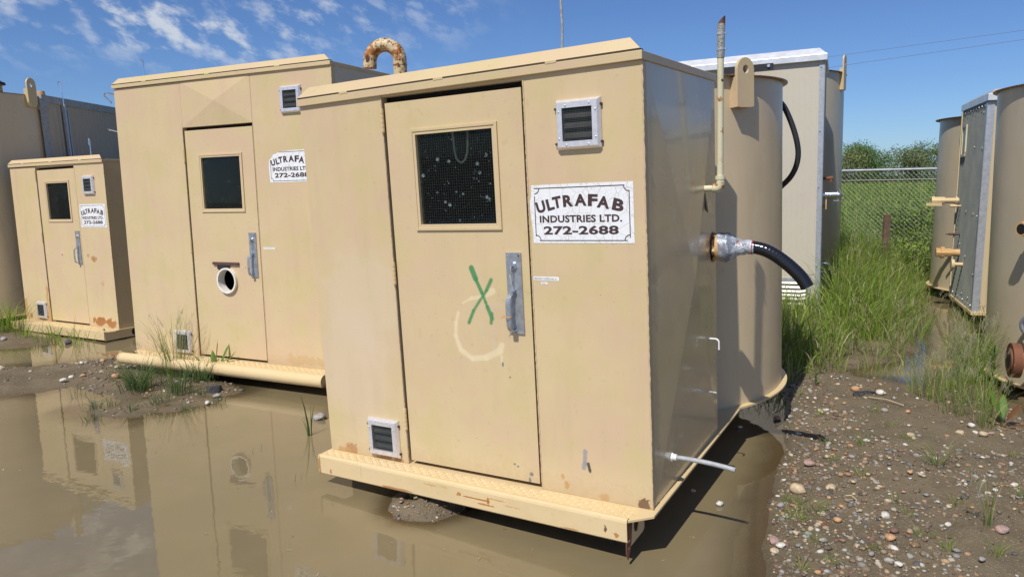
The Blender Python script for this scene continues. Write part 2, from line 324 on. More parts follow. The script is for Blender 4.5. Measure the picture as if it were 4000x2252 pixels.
# clear plastic wrap round the hose joint
n = NT('plastic_wrap'); wv = n.noise(26, 4, .65, None, None, .8); n.bump(wv, .012, 1.); c = n.mix(n.map(n.noise(9, 3, .6), .42, .58), (.50, .55, .62), (.20, .22, .26)); c = n.mix(n.map(n.noise(14, 3, .6, n.vmath('ADD', n.P, (4, 4, 4))), .60, .66), c, (.35, .12, .08)); M['wrap'] = n.fin(c, .12, 0, .9)
n = NT('perforated_metal'); P = n.P; vo = n.voro(160, 'F1', P); c = n.mix(n.map(vo, .30, .42), (.05, .045, .04), (.50, .46, .38)); M['perf'] = n.fin(c, .4, .5)
n = NT('ribbed_black_hose'); x = n.noise(6, 2); n.fin((.012, .012, .014), .16, 0, .7); M['hose'] = n.m

# ------------------------------------------------------------------ lettering
def glyph_mesh(text, height, width=None, offset=.0, rot=0., center=(0, 0), y=0., tgt=None, space=1.0):
    cu = bpy.data.curves.new('t', 'FONT'); cu.body = text; cu.size = 1; cu.offset = offset; cu.align_x = 'CENTER'; cu.space_character = space; cu.resolution_u = 3
    o = bpy.data.objects.new('t', cu); sc.collection.objects.link(o); bpy.context.view_layer.update()
    me = bpy.data.meshes.new_from_object(o.evaluated_get(bpy.context.evaluated_depsgraph_get()))
    v = np.zeros(len(me.vertices)*3); me.vertices.foreach_get('co', v); v = v.reshape(-1, 3); fs = [tuple(p.vertices) for p in me.polygons]
    bpy.data.objects.remove(o); bpy.data.curves.remove(cu); bpy.data.meshes.remove(me)
    x0, x1, y0, y1 = v[:, 0].min(), v[:, 0].max(), v[:, 1].min(), v[:, 1].max()
    sy = height/(y1-y0); sx = (width/(x1-x0)) if width else sy
    X = (v[:, 0]-(x0+x1)/2)*sx; Z = (v[:, 1]-(y0+y1)/2)*sy; c_, s_ = math.cos(R_(rot)), math.sin(R_(rot))
    tgt.add([(center[0]+a*c_-b*s_, y, center[1]+a*s_+b*c_) for a, b in zip(X, Z)], fs)
def decal(parent, x0, z0, W, H, mat, torn=False, dy=-.0015):
    # white rectangular company decal with its lower left corner at x0, z0 of the wall
    pts = [(0, 0), (W, 0), (W, H*.4), (W, H)]
    if torn: pts += [(W*.80, H), (W*.74, H*.985), (W*.55, H*.99), (W*.42, H*.97), (W*.22, H*.955), (W*.17, H*.90), (W*.10, H*.88), (W*.07, H*.80), (W*.03, H*.74), (0, H*.70), (-.005, H*.5)]
    else: pts += [(W*.5, H*1.005), (0, H), (-.003, H*.8), (-.012, H*.72), (-.011, H*.66), (-.013, H*.62), (-.003, H*.3)]
    b = MB(); b.prism([(x0+p[0], z0+p[1]) for p in pts], 1, dy, -.0003); sg = b.build('sign', mat, parent, label='white cracked decal with brown company lettering'+(', its upper left corner torn' if torn else ''))
    y = dy-.0008; L = MB()
    us = [.091, .19, .26, .372, .497, .617, .719, .859]; vs = [.375, .335, .300, .282, .274, .283, .322, .372]; rots = [15, 13, 9, 3, 0, -3, -9, -14]; wid = [.047, .038, .045, .051, .060, .047, .060, .054]
    for ch, u, v, r, ww in zip('ULTRAFAB', us, vs, rots, wid):
        glyph_mesh(ch, .20*H, ww*1.06*W/.53, .045, r, (x0+u*W, z0+(1-v)*H), y, L)
    glyph_mesh('INDUSTRIES LTD.', .125*H, .815*W, .034, 0, (x0+.483*W, z0+.415*H), y, L, 1.04)
    glyph_mesh('272-2688', .15*H, .745*W, .034, 0, (x0+.484*W, z0+.22*H), y, L, 1.04)
    L.build('lettering', M['ink'], sg)
    Bd = MB(); t = .0042*W/.53; y1 = y+.0003
    def strip(a, b_): Bd.box(min(a[0], b_[0])-t/2, max(a[0], b_[0])+t/2, y, y1, min(a[1], b_[1])-t/2, max(a[1], b_[1])+t/2)
    l, r, bt, tp, cr = x0+.030*W, x0+.962*W, z0+.045*H, z0+.945*H, .050*W
    strip((l+.0*W, tp), (r-.045*W, tp)) if not torn else strip((l+.2*W, tp), (r-.045*W, tp)); strip((l+.04*W, bt), (r-.03*W, bt)); strip((l, bt+.08*H), (l, tp-(.14 if not torn else .25)*H)); strip((r, bt+.05*H), (r, tp-.09*H))
    for (cx, cz, a0) in ((l, tp, 270), (r, tp, 180), (r, bt, 90), (l, bt, 0)):
        if torn and cx == l and cz == tp: continue
        pts = arc((cx, 0, cz), cr, a0, a0+90, 8)
        for p, q in zip(pts, pts[1:]):
            dx, dz = q[0]-p[0], q[2]-p[2]; ll = math.hypot(dx, dz); nx, nz_ = -dz/ll*t/2, dx/ll*t/2
            Bd.add([(p[0]+nx, y-.0002, p[2]+nz_), (q[0]+nx, y-.0002, q[2]+nz_), (q[0]-nx, y-.0002, q[2]-nz_), (p[0]-nx, y-.0002, p[2]-nz_)], [(0, 1, 2, 3)])
    Bd.build('border', M['ink'], sg)
    return sg

# ------------------------------------------------------------------ shed parts
def vent(parent, x0, z0, s, broken=False, label=None):
    # square aluminium vent: mitred frame, wire screen, louvers
    x1, z1 = x0+s, z0+s; b = MB(); f = s*.165; y0, y1 = -.028, -.001
    o_ = [(x0, z0), (x1, z0), (x1, z1), (x0, z1)]; m_ = [(x0+.012, z0+.012), (x1-.012, z0+.012), (x1-.012, z1-.012), (x0+.012, z1-.012)]; i_ = [(x0+f, z0+f), (x1-f, z0+f), (x1-f, z1-f), (x0+f, z1-f)]
    rings = [(o_, y1), (o_, -.010), (m_, y0), (i_, y0), (i_, -.004)]; vs = [(p[0], y, p[1]) for ring, y in rings for p in ring]
    b.add(vs, [(q*4+i, q*4+(i+1) % 4, (q+1)*4+(i+1) % 4, (q+1)*4+i) for q in range(4) for i in range(4)])
    v = b.build('vent', M['alu'], parent, label=label)
    MB().box(x0+f-.002, x1-f+.002, -.0045, -.002, z0+f-.002, z1-f+.002).build('backing', M['dark'], v)
    h = (s-2*f)
    for k in range(3):
        zc = z0+f+h*(.10+.30*k); MB().add([(x0+f+.004, -.006, zc+.026), (x1-f-.004, -.006, zc+.026), (x1-f-.004, -.019, zc), (x0+f+.004, -.019, zc), (x0+f+.004, -.006, zc+.024), (x1-f-.004, -.006, zc+.024), (x1-f-.004, -.019, zc-.002), (x0+f+.004, -.019, zc-.002)], [(0, 1, 2, 3), (7, 6, 5, 4), (3, 2, 6, 7)]).build('louver', M['louver'], v)
    g = MB(); k = 20; t = .0006
    for i in range(1, k):
        q = x0+f+h*i/k; g.box(q-t, q+t, -.0225, -.0215, z0+f, z1-f)
        q = z0+f+h*i/k; g.box(x0+f, x1-f, -.0218, -.0208, q-t, q+t)
    g.build('wire_screen', M['screen'], v)
    for (bx, bz) in ((.25, .88), (.78, .9), (.09, .76), (.91, .76), (.09, .22), (.91, .22), (.25, .09), (.75, .09)):
        MB().cyl((x0+s*bx, y0+.0005, z0+s*bz), (x0+s*bx, y0-.004, z0+s*bz), .0048, 8, .003).build('rivet', M['bolt'], v)
    for (bx, bz) in ((-.012, .83), (1.005, .86), (-.012, .12), (1.005, .12)):
        MB().cyl((x0+s*bx, -.001, z0+s*bz), (x0+s*bx, -.014, z0+s*bz), .0065, 8).build('screw', M['rbolt'], v)
    return v
def doorset(parent, x0, x1, z0, z1, win, hx, hz, mat, gapt=.03, hinges=(), port=None, detail=True, rustyhinge=False, glassy=True):
    # door panel built round its window opening; hinges, handle plate, pull handle and lock as sub-parts
    y0, y1 = .006, .045; wx0, wx1, wz0, wz1 = win; b = MB(); m = .028
    ix0, ix1, iz0, iz1 = wx0+m, wx1-m, wz0+m, wz1-m
    if port is None:
        b.box(x0, ix0, y0, y1, z0, z1); b.box(ix1, x1, y0, y1, z0, z1); b.box(ix0, ix1, y0, y1, iz1, z1); b.box(ix0, ix1, y0, y1, z0, iz0)
    else:
        px, pz, pr = port; b.box(x0, ix0, y0, y1, z0, z1); b.box(ix1, x1, y0, y1, z0, z1); b.box(ix0, ix1, y0, y1, iz1, z1)
        q = pr*1.5; b.box(ix0, ix1, y0, y1, pz+q, iz0); b.box(ix0, ix1, y0, y1, z0, pz-q); b.box(ix0, px-q, y0, y1, pz-q, pz+q); b.box(px+q, ix1, y0, y1, pz-q, pz+q)
        N = 48; vs = []
        for yy in (y0, y1):
            for i in range(N):
                a = 2*math.pi*i/N; vs.append((px+pr*math.cos(a), yy, pz+pr*math.sin(a)))
            for i in range(N):
                a = 2*math.pi*i/N; k = q/max(abs(math.cos(a)), abs(math.sin(a))); vs.append((px+k*math.cos(a), yy, pz+k*math.sin(a)))
        fs = [(i, (i+1) % N, N+(i+1) % N, N+i) for i in range(N)]+[(2*N+i, 3*N+i, 3*N+(i+1) % N, 2*N+(i+1) % N) for i in range(N)]; b.add(vs, fs)
    d = b.build('door', mat, parent, label='hinged steel door with a square window')
    # window frame: two stepped rings
    f = MB()
    for (o, i, ya, yb) in ((0, .016, -.004, y0), (.014, m+.004, .000, y0+.02)):
        X0, X1, Z0, Z1 = wx0+o, wx1-o, wz0+o, wz1-o; w_ = i-o
        f.box(X0, X0+w_, ya, yb, Z0, Z1); f.box(X1-w_, X1, ya, yb, Z0, Z1); f.box(X0+w_, X1-w_, ya, yb, Z1-w_, Z1); f.box(X0+w_, X1-w_, ya, yb, Z0, Z0+w_)
    f.build('window_frame', mat, d, bevel=.0015)
    MB().box(ix0, ix1, .020, .0215, iz0, iz1).build('glass_pane', M['glass'] if glassy else M['glass2'], d)
    g = MB(); kx = 34; hx_, hz_ = ix1-ix0, iz1-iz0; t = .00034
    for i in range(1, kx):
        q = ix0+hx_*i/kx; g.box(q-t, q+t, .0165, .0175, iz0, iz1); q = iz0+hz_*i/kx; g.box(ix0, ix1, .0170, .0180, q-t, q+t)
    g.build('wire_mesh', M['wmesh'], d)
    for i, hz0 in enumerate(hinges):
        h = MB(); hh = .124
        for k in range(5): h.cyl((x0-.012, -.010, hz0+hh*k/5+.0015), (x0-.012, -.010, hz0+hh*(k+1)/5-.0015), .0105, 12)
        h.cyl((x0-.012, -.010, hz0-.004), (x0-.012, -.010, hz0+hh+.003), .008, 10)
        h.box(x0-.026, x0-.010, -.006, -.001, hz0, hz0+hh); h.build('hinge', M['skid'], d)
    # handle plate
    MB().box(hx, hx+.088, -.004, y0-.0003, hz, hz+.42).build('handle_plate', M['plate'], d, bevel=.001)
    c = hx+.044
    MB().cyl((c, -.004, hz+.352), (c, -.016, hz+.352), .022, 24, .019).cyl((c, -.016, hz+.352), (c, -.020, hz+.352), .012, 20).build('lock', M['bright'], d, True)
    pts = [(c-.008, -.004, hz+.205), (c-.010, -.030, hz+.207), (c-.014, -.048, hz+.190), (c-.016, -.054, hz+.150), (c-.016, -.054, hz+.075), (c-.014, -.048, hz+.035), (c-.010, -.030, hz+.018), (c-.008, -.004, hz+.020)]
    pa = smoothpath(pts, 5); hb = MB(); vs = []
    for i, p in enumerate(pa):
        dd = (pa[min(i+1, len(pa)-1)]-pa[max(i-1, 0)]).normalized(); nn = Vector((1, 0, 0)).cross(dd).normalized()
        for sx, sn in ((-.013, -.003), (.013, -.003), (.013, .003), (-.013, .003)): vs.append(p+Vector((sx, 0, 0))+nn*sn)
    nseg = len(pa); hb.add(vs, [(i*4+k, i*4+(k+1) % 4, i*4+4+(k+1) % 4, i*4+4+k) for i in range(nseg-1) for k in range(4)]+[(0, 1, 2, 3), tuple(range(nseg*4-4, nseg*4))]); hb.build('pull_handle', M['plate'], d, bevel=.001)
    MB().box(c-.014, c+.012, -.030, -.004, hz+.226, hz+.231).box(c-.003, c+.003, -.006, -.004, hz+.215, hz+.24).build('thumb_latch', M['plate'], d)
    if detail:
        k = MB(); k.tube(arc((c, -.030, hz+.322), .012, 0, 360, 14, 'yz'), .0012, 6, False); k.prism([(c-.003, hz+.355), (c+.003, hz+.355), (c+.002, hz+.33), (c-.002, hz+.33)], 1, -.034, -.022)
        k.prism([(c-.011, hz+.312), (c-.002, hz+.316), (c+.002, hz+.29), (c, hz+.258), (c-.005, hz+.258), (c-.007, hz+.288), (c-.013, hz+.298)], 1, -.032, -.030); k.build('key_bunch', M['galvd'], d)
        for dx in (.012, .076): MB().cyl((hx+dx, -.004, hz+.405), (hx+dx, -.007, hz+.405), .004, 8).build('screw', M['bolt'] if dx < .05 else M['rbolt'], d)
        rg = MB(); rg.tube(arc((c-.016, -.054, hz+.098), .0165, 0, 360, 12, 'xy'), .0028, 6, False); rg.tube([(c-.03, -.062, hz+.099), (c-.045, -.068, hz+.096), (c-.052, -.07, hz+.088)], .002, 5); rg.tube([(c-.03, -.062, hz+.099), (c-.044, -.07, hz+.104)], .002, 5); rg.build('string_tie', M['rag'], d)
    return d
def shed(u, W, H, D, wallm, doorm, door, win, plate, hinges, vents, sidecross=.012, port=None, lintelcross=False, roofplate=None, rtilt=0., torn=False, sign=None, roofm=None, detail=True):
    dx0, dx1, dz1 = door; pr = .018; lo = .008
    # front wall: left and right of the door and above it
    t = .05; lint = .016 if not lintelcross else .0
    MB().box(0, dx0, 0, t, 0, H).build('front_wall', wallm, u, bevel=.002, label='front wall strip left of the door')
    MB().box(dx1, W, 0, t, 0, H).build('front_wall', wallm, u, bevel=.002, label='front wall strip right of the door')
    if lintelcross:
        cx, cz = (dx0+dx1)/2+.01, (H+dz1)/2+.01; a = .026
        b = MB(); vs = [(dx0+.002, 0, dz1), (dx1-.002, 0, dz1), (dx1-.002, 0, H), (dx0+.002, 0, H), (cx, -a, cz), (dx0+.002, t, dz1), (dx1-.002, t, dz1), (dx1-.002, t, H), (dx0+.002, t, H)]
        b.add(vs, [(0, 1, 4), (1, 2, 4), (2, 3, 4), (3, 0, 4), (5, 8, 7, 6), (0, 5, 6, 1), (1, 6, 7, 2), (2, 7, 8, 3), (3, 8, 5, 0)]); b.build('panel_above_door', wallm, u, label='cross creased panel above the door')
    else: MB().box(dx0, dx1, .006, t, dz1, H).build('panel_above_door', wallm, u)
    # side walls, folded to a shallow pyramid, and back wall
    for sx, nm in ((W, 1), (0, -1)):
        ap = (sx+nm*sidecross*(1 if nm == 1 else 1), D*.55, H*.50); ins = sx-nm*.03
        vs = [(sx, t, 0), (sx, D, 0), (sx, D, H), (sx, t, H), ap, (ins, t, 0), (ins, D, 0), (ins, D, H), (ins, t, H)]
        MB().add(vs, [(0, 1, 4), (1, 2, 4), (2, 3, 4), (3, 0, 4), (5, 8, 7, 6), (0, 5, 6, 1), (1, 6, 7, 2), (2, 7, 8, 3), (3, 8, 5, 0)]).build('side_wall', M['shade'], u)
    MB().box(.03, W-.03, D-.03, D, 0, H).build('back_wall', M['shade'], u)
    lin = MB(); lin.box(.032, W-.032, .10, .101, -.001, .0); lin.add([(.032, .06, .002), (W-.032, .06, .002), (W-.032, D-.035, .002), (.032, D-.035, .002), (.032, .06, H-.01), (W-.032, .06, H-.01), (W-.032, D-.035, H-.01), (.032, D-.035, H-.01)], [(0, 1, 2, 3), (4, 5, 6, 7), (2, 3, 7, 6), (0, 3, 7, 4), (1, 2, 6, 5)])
    lin.build('shade_black_liner', M['dark'], u)  # black liner box, its colour stands in for the unlit shed inside
    # near-black strips behind the door gap, painted in as its shade
    MB().box(dx0-.02, dx0+.03, .052, .058, 0, dz1+.03).box(dx1-.03, dx1+.02, .052, .058, 0, dz1+.03).box(dx0+.03, dx1-.03, .052, .058, dz1-.05, dz1+.03).box(dx0+.03, dx1-.03, .052, .058, 0, .05).build('dark_gap_strip', M['dark'], u)
    # welded corner bead and seam beads
    def bead(x, y, z0, z1, r, amp):
        k = int((z1-z0)/.012); pts = [(x+random.uniform(-amp, amp), y+random.uniform(-amp, amp), z0+(z1-z0)*i/k) for i in range(k+1)]
        MB().tube(pts, r, 6, rad=[r*random.uniform(.7, 1.25) for _ in range(k+1)]).build('weld_bead', wallm, u, True)
    bead(W+.001, .001, .0, H-.01, .005, .0012); bead(dx1+.004, -.0005, .0, dz1, .0035, .0008); bead(dx0-.004, -.0005, .0, dz1, .0035, .0008)
    # roof: low flat cap with an edge band; leaning trapezoid plate at the front
    rm = roofm or M['roof']; zt = H+.036
    if roofplate: zt = roofplate[4]
    b = MB(); b.box(-lo, W+lo, -pr, .0, H-.002, zt); b.box(-lo, W+lo, .0, D+.02, H-.002, zt-.0005)
    rf = b.build('roof', rm, u, bevel=.003); rf.rotation_euler = (0, -math.atan2(rtilt, W), 0); rf.location = (rtilt/W*(H+.03), 0, -rtilt*.85)
    xa, xb, za, zb = roofplate[:4]
    za += .008; zb += .008
    MB().add([(.0, -pr, zt+.0085), (W, -pr, zt+.0085), (xb, .010, zb), (xa, .010, za), (.0, -pr+.005, zt+.0085), (W, -pr+.005, zt+.0085), (xb, .015, zb), (xa, .015, za)], [(0, 1, 2, 3), (4, 7, 6, 5), (2, 6, 7, 3), (1, 5, 6, 2), (0, 3, 7, 4), (0, 4, 5, 1)]).build('sloped_roof_plate', rm, rf)
    MB().box(.002, W-.002, -pr+.001, .03, zt-.0004, zt+.0085).build('seam_gap', M['gap'], rf)
    for k in range(3):
        xx = W*(.17+.31*k); MB().box(xx-.03, xx+.03, -pr-.002, -pr+.004, zt-.004, zt+.010).build('weld_tab', rm, rf, bevel=.002)
    d = doorset(u, dx0+.016, dx1-.013, .024, dz1-.032, win, plate[0], plate[1], doorm, hinges=hinges, port=port, detail=detail, glassy=not lintelcross and detail)
    for (vx, vz, vs_, lb) in vents: vent(u, vx, vz, vs_, label=lb)
    if sign: decal(u, sign[0], sign[1], .530, .284, sign[2], torn)
    return d
def tread(parent, x0, x1, y0, y1, z, mat, pitch=.030):
    # raised lozenges of checker plate
    b = MB(); r = 0; y = y0+pitch*.4
    while y < y1-pitch*.3:
        x = x0+pitch*.4+(r % 2)*0
        c = 0
        while x < x1-pitch*.3:
            a = R_(45 if (r+c) % 2 else -45); l, w_, h = .0135, .0046, .0046; ca, sa = math.cos(a), math.sin(a)
            q = [(-l, 0), (-l*.5, w_), (l*.5, w_), (l, 0), (l*.5, -w_), (-l*.5, -w_)]; vs = [(x+p[0]*ca-p[1]*sa, y+p[0]*sa+p[1]*ca, z) for p in q]+[(x-l*.5*ca, y-l*.5*sa, z+h), (x+l*.5*ca, y+l*.5*sa, z+h)]
            b.add(vs, [(0, 6, 1), (1, 6, 7, 2), (2, 7, 3), (3, 7, 4), (4, 7, 6, 5), (5, 6, 0)]); x += pitch; c += 1
        y += pitch*.82; r += 1
    return b.build('checker_tread', mat, parent, True, kind='stuff')
def tank(u, c, r, H, z0=0., mat=None, rimr=.035, lipr=.045, name='tank_shell', lip=True):
    m = mat or M['tank']; n = 112
    MB().cyl((c[0], c[1], z0), (c[0], c[1], H), r, n).build(name, m, u, True)
    MB().annulus(c[0], c[1], r-.01, r+rimr, H, H+.008, n).add([(c[0]+(r-.01)*math.cos(2*math.pi*i/n), c[1]+(r-.01)*math.sin(2*math.pi*i/n), H+.006) for i in range(n)], [tuple(range(n))]).build('tank_rim', M['rim'], u)
    if lip: MB().annulus(c[0], c[1], r-.02, r+lipr, z0-.012, z0, n).build('bottom_lip', M['skid'], u)
def lug(u, c, r, ang, z0, z1, wd, hole_z, mat, off=.045, th=.022, rr=None):
    # lifting lug: rounded plate with a hole, standing off the shell on two webs
    N = 40; rr = wd/2; cz = z1-rr; hr = wd*.16
    outer = []
    for i in range(N):
        a = 2*math.pi*i/N; ca, sa = math.cos(a), math.sin(a)
        if sa >= 0: outer.append((rr*ca, cz+rr*sa))
        else:
            k = min(rr/abs(ca) if abs(ca) > 1e-6 else 1e9, (cz-z0)/abs(sa)); outer.append((k*ca, cz+k*sa))
    inner = [(hr*math.cos(2*math.pi*i/N), hole_z+hr*1.05*math.sin(2*math.pi*i/N)) for i in range(N)]
    vs = [(p[0], -th/2, p[1]) for p in outer]+[(p[0], -th/2, p[1]) for p in inner]+[(p[0], th/2, p[1]) for p in outer]+[(p[0], th/2, p[1]) for p in inner]
    fs = []
    for i in range(N):
        j = (i+1) % N; fs += [(i, j, N+j, N+i), (2*N+i, 3*N+i, 3*N+j, 2*N+j), (i, 2*N+i, 2*N+j, j), (N+i, N+j, 3*N+j, 3*N+i)]
    zs = z0+(z1-z0)*.62
    b = MB().add(vs, fs); b.box(-wd/2+.003, -wd/2+.018, th/2-.001, off+.012, z0+.002, zs); b.box(wd/2-.018, wd/2-.003, th/2-.001, off+.012, z0+.002, zs)
    o = b.build('lifting_lug', mat, u, bevel=.002)
    a = R_(ang); o.location = (c[0]+(r+off)*math.cos(a), c[1]+(r+off)*math.sin(a), 0); o.rotation_euler = (0, 0, a+math.pi/2)
    return o

# ================================================================== unit A: front shed and tank
RA = ((0.863274, 0.503640, -0.033235), (-0.504206, 0.863512, -0.011097), (0.023110, 0.026337, 0.999386)); tA = (-1.150766, 4.447261, 0.190734)
UA = empty('tank_shed', frame(RA, tA), 'nearest tan steel shed with a green X sprayed on its door', 'equipment shed', 'tan steel sheds standing in the flooded yard')
shed(UA, 2.10, 2.112, 1.20, M['A_wall'], M['A_door'], (.612, 1.492, 2.090), (.790, 1.334, 1.366, 1.908), (1.348, .830), (.213, 1.067, 1.905),
     ((.330, .026, .228, 'lower square vent with a bent screen'), (1.672, 1.744, .229, 'upper square vent')), roofplate=(.075, 2.045, 2.205, 2.205, 2.150), rtilt=.018, sign=(1.515, 1.299, M['sign']), sidecross=.036)
# inside: hanging strap seen through the window
MB().tube(smoothpath([(.985, .12, 1.90), (.99, .12, 1.80), (1.00, .12, 1.745), (1.025, .12, 1.72), (1.055, .12, 1.735), (1.075, .12, 1.79), (1.082, .12, 1.90)], 5), .006, 6).build('hanging_strap', M['pipe'], UA)
MB().box(1.15, 1.24, .30, .31, 1.78, 1.92).build('wall_box', M['galv'], UA)
RSK = [(.10, -.085, .008, .014, RUST, .8), (.01, -.05, .010, .06, RUST, .8), (.62, -.099, .09, .006, RUST, .8), (.35, -.04, .004, .05, (.4, .3, .25), .4), (1.16, -.052, .085, .0045, RUST, .95), (1.06, -.048, .02, .010, RUST, .8), (1.245, -.048, .008, .016, RUST, .9), (1.30, -.035, .05, .0035, RL, .9), (1.38, -.055, .05, .003, RL, .8), (1.22, -.075, .05, .005, RUST, .8), (.86, -.03, .045, .004, RL, .8), (.95, -.026, .03, .003, RL, .7), (1.92, -.055, .009, .016, DRUST, .9), (1.975, -.08, .012, .012, RUST, .8), (1.72, -.1, .05, .004, RUST, .7)]
M['skidA'] = paint('rust_streaked_channel_paint', seed=39, rough=.4, rustamt=.10, base=(.66, .50, .27), alt=(.64, .49, .28), alt2=(.60, .46, .24), rust=tuple(RSK))
# stuck-on id strips
tg = MB().box(1.503, 1.645, -.0012, -.0003, 1.112, 1.131).build('label_strip', M['white'], UA); L = MB(); glyph_mesh('ENCANA TUNDRA 0486-037', .0085, .128, .01, 0, (1.574, 1.121), -.0018, L); L.build('lettering', M['tagink'], tg)
tg = MB().box(1.545, 1.582, -.0012, -.0003, 1.092, 1.104).build('label_strip', M['white'], UA); L = MB(); glyph_mesh('40127', .006, .020, .01, 0, (1.559, 1.098), -.0018, L); L.build('lettering', M['tagink'], tg)
# base: checker step, channel, side strip, end plate with a hole
b = MB(); b.prism([(-.01, 0), (-.012, -.108), (.02, -.125), (2.03, -.150), (2.128, -.056), (2.128, 1.66), (2.10, 1.70), (2.0, 1.72), (0, 1.72)], 2, -.014, -.0005); b.build('base_plate', M['skid'], UA, bevel=.002)
tread(UA, .0, 2.06, -.118, -.005, -.0005, M['skid'])
st = MB()
for k in range(52):
    y = .02+k*.028
    if .27 < y < .31: continue
    st.add([(2.106, y, 0), (2.126, y+.004, 0), (2.124, y+.010, 0), (2.104, y+.006, 0), (2.108, y+.005, .0016), (2.122, y+.008, .0016)], [(0, 1, 5, 4), (1, 2, 5), (2, 3, 4, 5), (3, 0, 4)])
st.build('side_tread', M['skid'], UA, kind='stuff')
b = MB(); P0 = Vector((.0, -.118, 0)); P1 = Vector((2.03, -.158, 0)); dd = (P1-P0).normalized(); nn = Vector((dd.y, -dd.x, 0))
prof = [(.028, .0), (.010, .0), (.003, -.004), (.0, -.012), (.0, -.100), (.004, -.106), (.05, -.106), (.05, -.112), (-.0, -.112), (-.006, -.104), (-.006, -.010), (-.002, .003), (.010, .008), (.028, .006)]
vs = [P0-nn*p[0]+Vector((0, 0, p[1])) for p in prof]+[P1-nn*p[0]+Vector((0, 0, p[1])) for p in prof]; k = len(prof)
b.add(vs, [(i, (i+1) % k, (i+1) % k+k, i+k) for i in range(k)]+[tuple(range(k)), tuple(range(2*k-1, k-1, -1))]); b.build('front_channel', M['skidA'], UA, bevel=.002)
# torn end of the channel hanging into the water
MB().add([(2.028, -.158, -.005), (2.034, -.10, -.01), (2.033, -.115, -.12), (2.03, -.150, -.20), (2.026, -.160, -.17), (2.020, -.155, -.005), (2.026, -.10, -.01), (2.025, -.115, -.12), (2.022, -.150, -.20), (2.018, -.156, -.17)], [(0, 1, 2, 3, 4), (9, 8, 7, 6, 5), (0, 5, 6, 1), (1, 6, 7, 2), (2, 7, 8, 3), (3, 8, 9, 4), (4, 9, 5, 0)]).build('torn_channel_end', M['rust'], UA)
# end plate with socket hole
N = 32; hy, hz, pr_ = .0, -.085, .032; Q0, Q1, Z0, Z1 = -.115, .105, -.165, -.014; vs = []
for xx in (2.016, 2.010):
    for i in range(N):
        a = 2*math.pi*i/N; vs.append((xx, hy+pr_*1.15*math.cos(a), hz+pr_*1.25*math.sin(a)))
    for i in range(N):
        a = 2*math.pi*i/N; ca, sa = math.cos(a), math.sin(a); k = min((Q1-hy if ca > 0 else hy-Q0)/max(abs(ca), 1e-6), (Z1-hz if sa > 0 else hz-Z0)/max(abs(sa), 1e-6)); vs.append((xx, hy+k*ca, hz+k*sa))
fs = []
for i in range(N):
    j = (i+1) % N; fs += [(i, j, N+j, N+i), (2*N+i, 3*N+i, 3*N+j, 2*N+j), (i, 2*N+i, 2*N+j, j), (N+i, N+j, 3*N+j, 3*N+i)]
MB().add(vs, fs).build('end_plate', M['skid'], UA)
for x_ in (.35, 1.60): MB().box(x_, x_+.15, .25, 3.3, -.24, -.015).build('skid_runner', M['runner'], UA)
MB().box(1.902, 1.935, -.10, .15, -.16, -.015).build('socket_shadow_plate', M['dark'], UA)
tank(UA, (1.1327, 2.3114), 1.128, 2.185, mat=M['tank'], lipr=.040)
lug(UA, (1.1327, 2.3114), 1.128, -30, 1.985, 2.295, .150, 2.222, M['lug'], off=.05)
# vent pipe out of the side wall
b = MB(); e = (2.205, .905, 1.508)
b.tube([(2.10, .905, 1.508), (2.172, .905, 1.508)], .017, 14)
b.tube([(2.165, .905, 1.508)]+arc((2.185, .905, 1.528), .020, 270, 360, 6)+[(2.205, .905, 1.56)], .025, 14)
b.cyl((2.205, .905, 1.555), (2.205, .905, 1.575), .027, 16)
b.tube([(2.205, .905, 1.57), (2.207, .905, 1.75), (2.210, .905, 2.0), (2.214, .905, 2.24)], .0175, 14)
vp = b.build('vent_pipe', M['pipe'], UA, True)
MB().cyl((2.2135, .905, 2.20), (2.2185, .905, 2.375), .0205, 18).build('perforated_sleeve', M['perf'], vp, True)
b = MB(); n_ = 16; vs = [(2.2185+.0205*math.cos(2*math.pi*i/n_), .905+.0205*math.sin(2*math.pi*i/n_), 2.374) for i in range(n_)]+[(2.221+.019*math.cos(2*math.pi*i/n_), .905+.019*math.sin(2*math.pi*i/n_), 2.395+.018*math.cos(2*math.pi*i/n_)) for i in range(n_)]
b.add(vs, [(i, (i+1) % n_, n_+(i+1) % n_, n_+i) for i in range(n_)]+[tuple(range(n_, 2*n_))]); b.build('slanted_tip', M['rust'], vp, True)
for z in (2.245, 2.325): MB().cyl((2.2150, .905, z-.006), (2.2150, .905, z+.006), .0228, 18).box(2.2150, 2.245, .900, .910, z-.004, z+.004).build('hose_clamp', M['galv'], vp, True)
b = MB(); b.cyl((2.101, .905, 1.508), (2.112, .905, 1.508), .035, 18); b.prism([(2.112, 1.50), (2.118, 1.50), (2.130, 1.42), (2.136, 1.375), (2.126, 1.385), (2.110, 1.44)], 1, .895, .915); b.build('black_sealant', M['black'], vp)
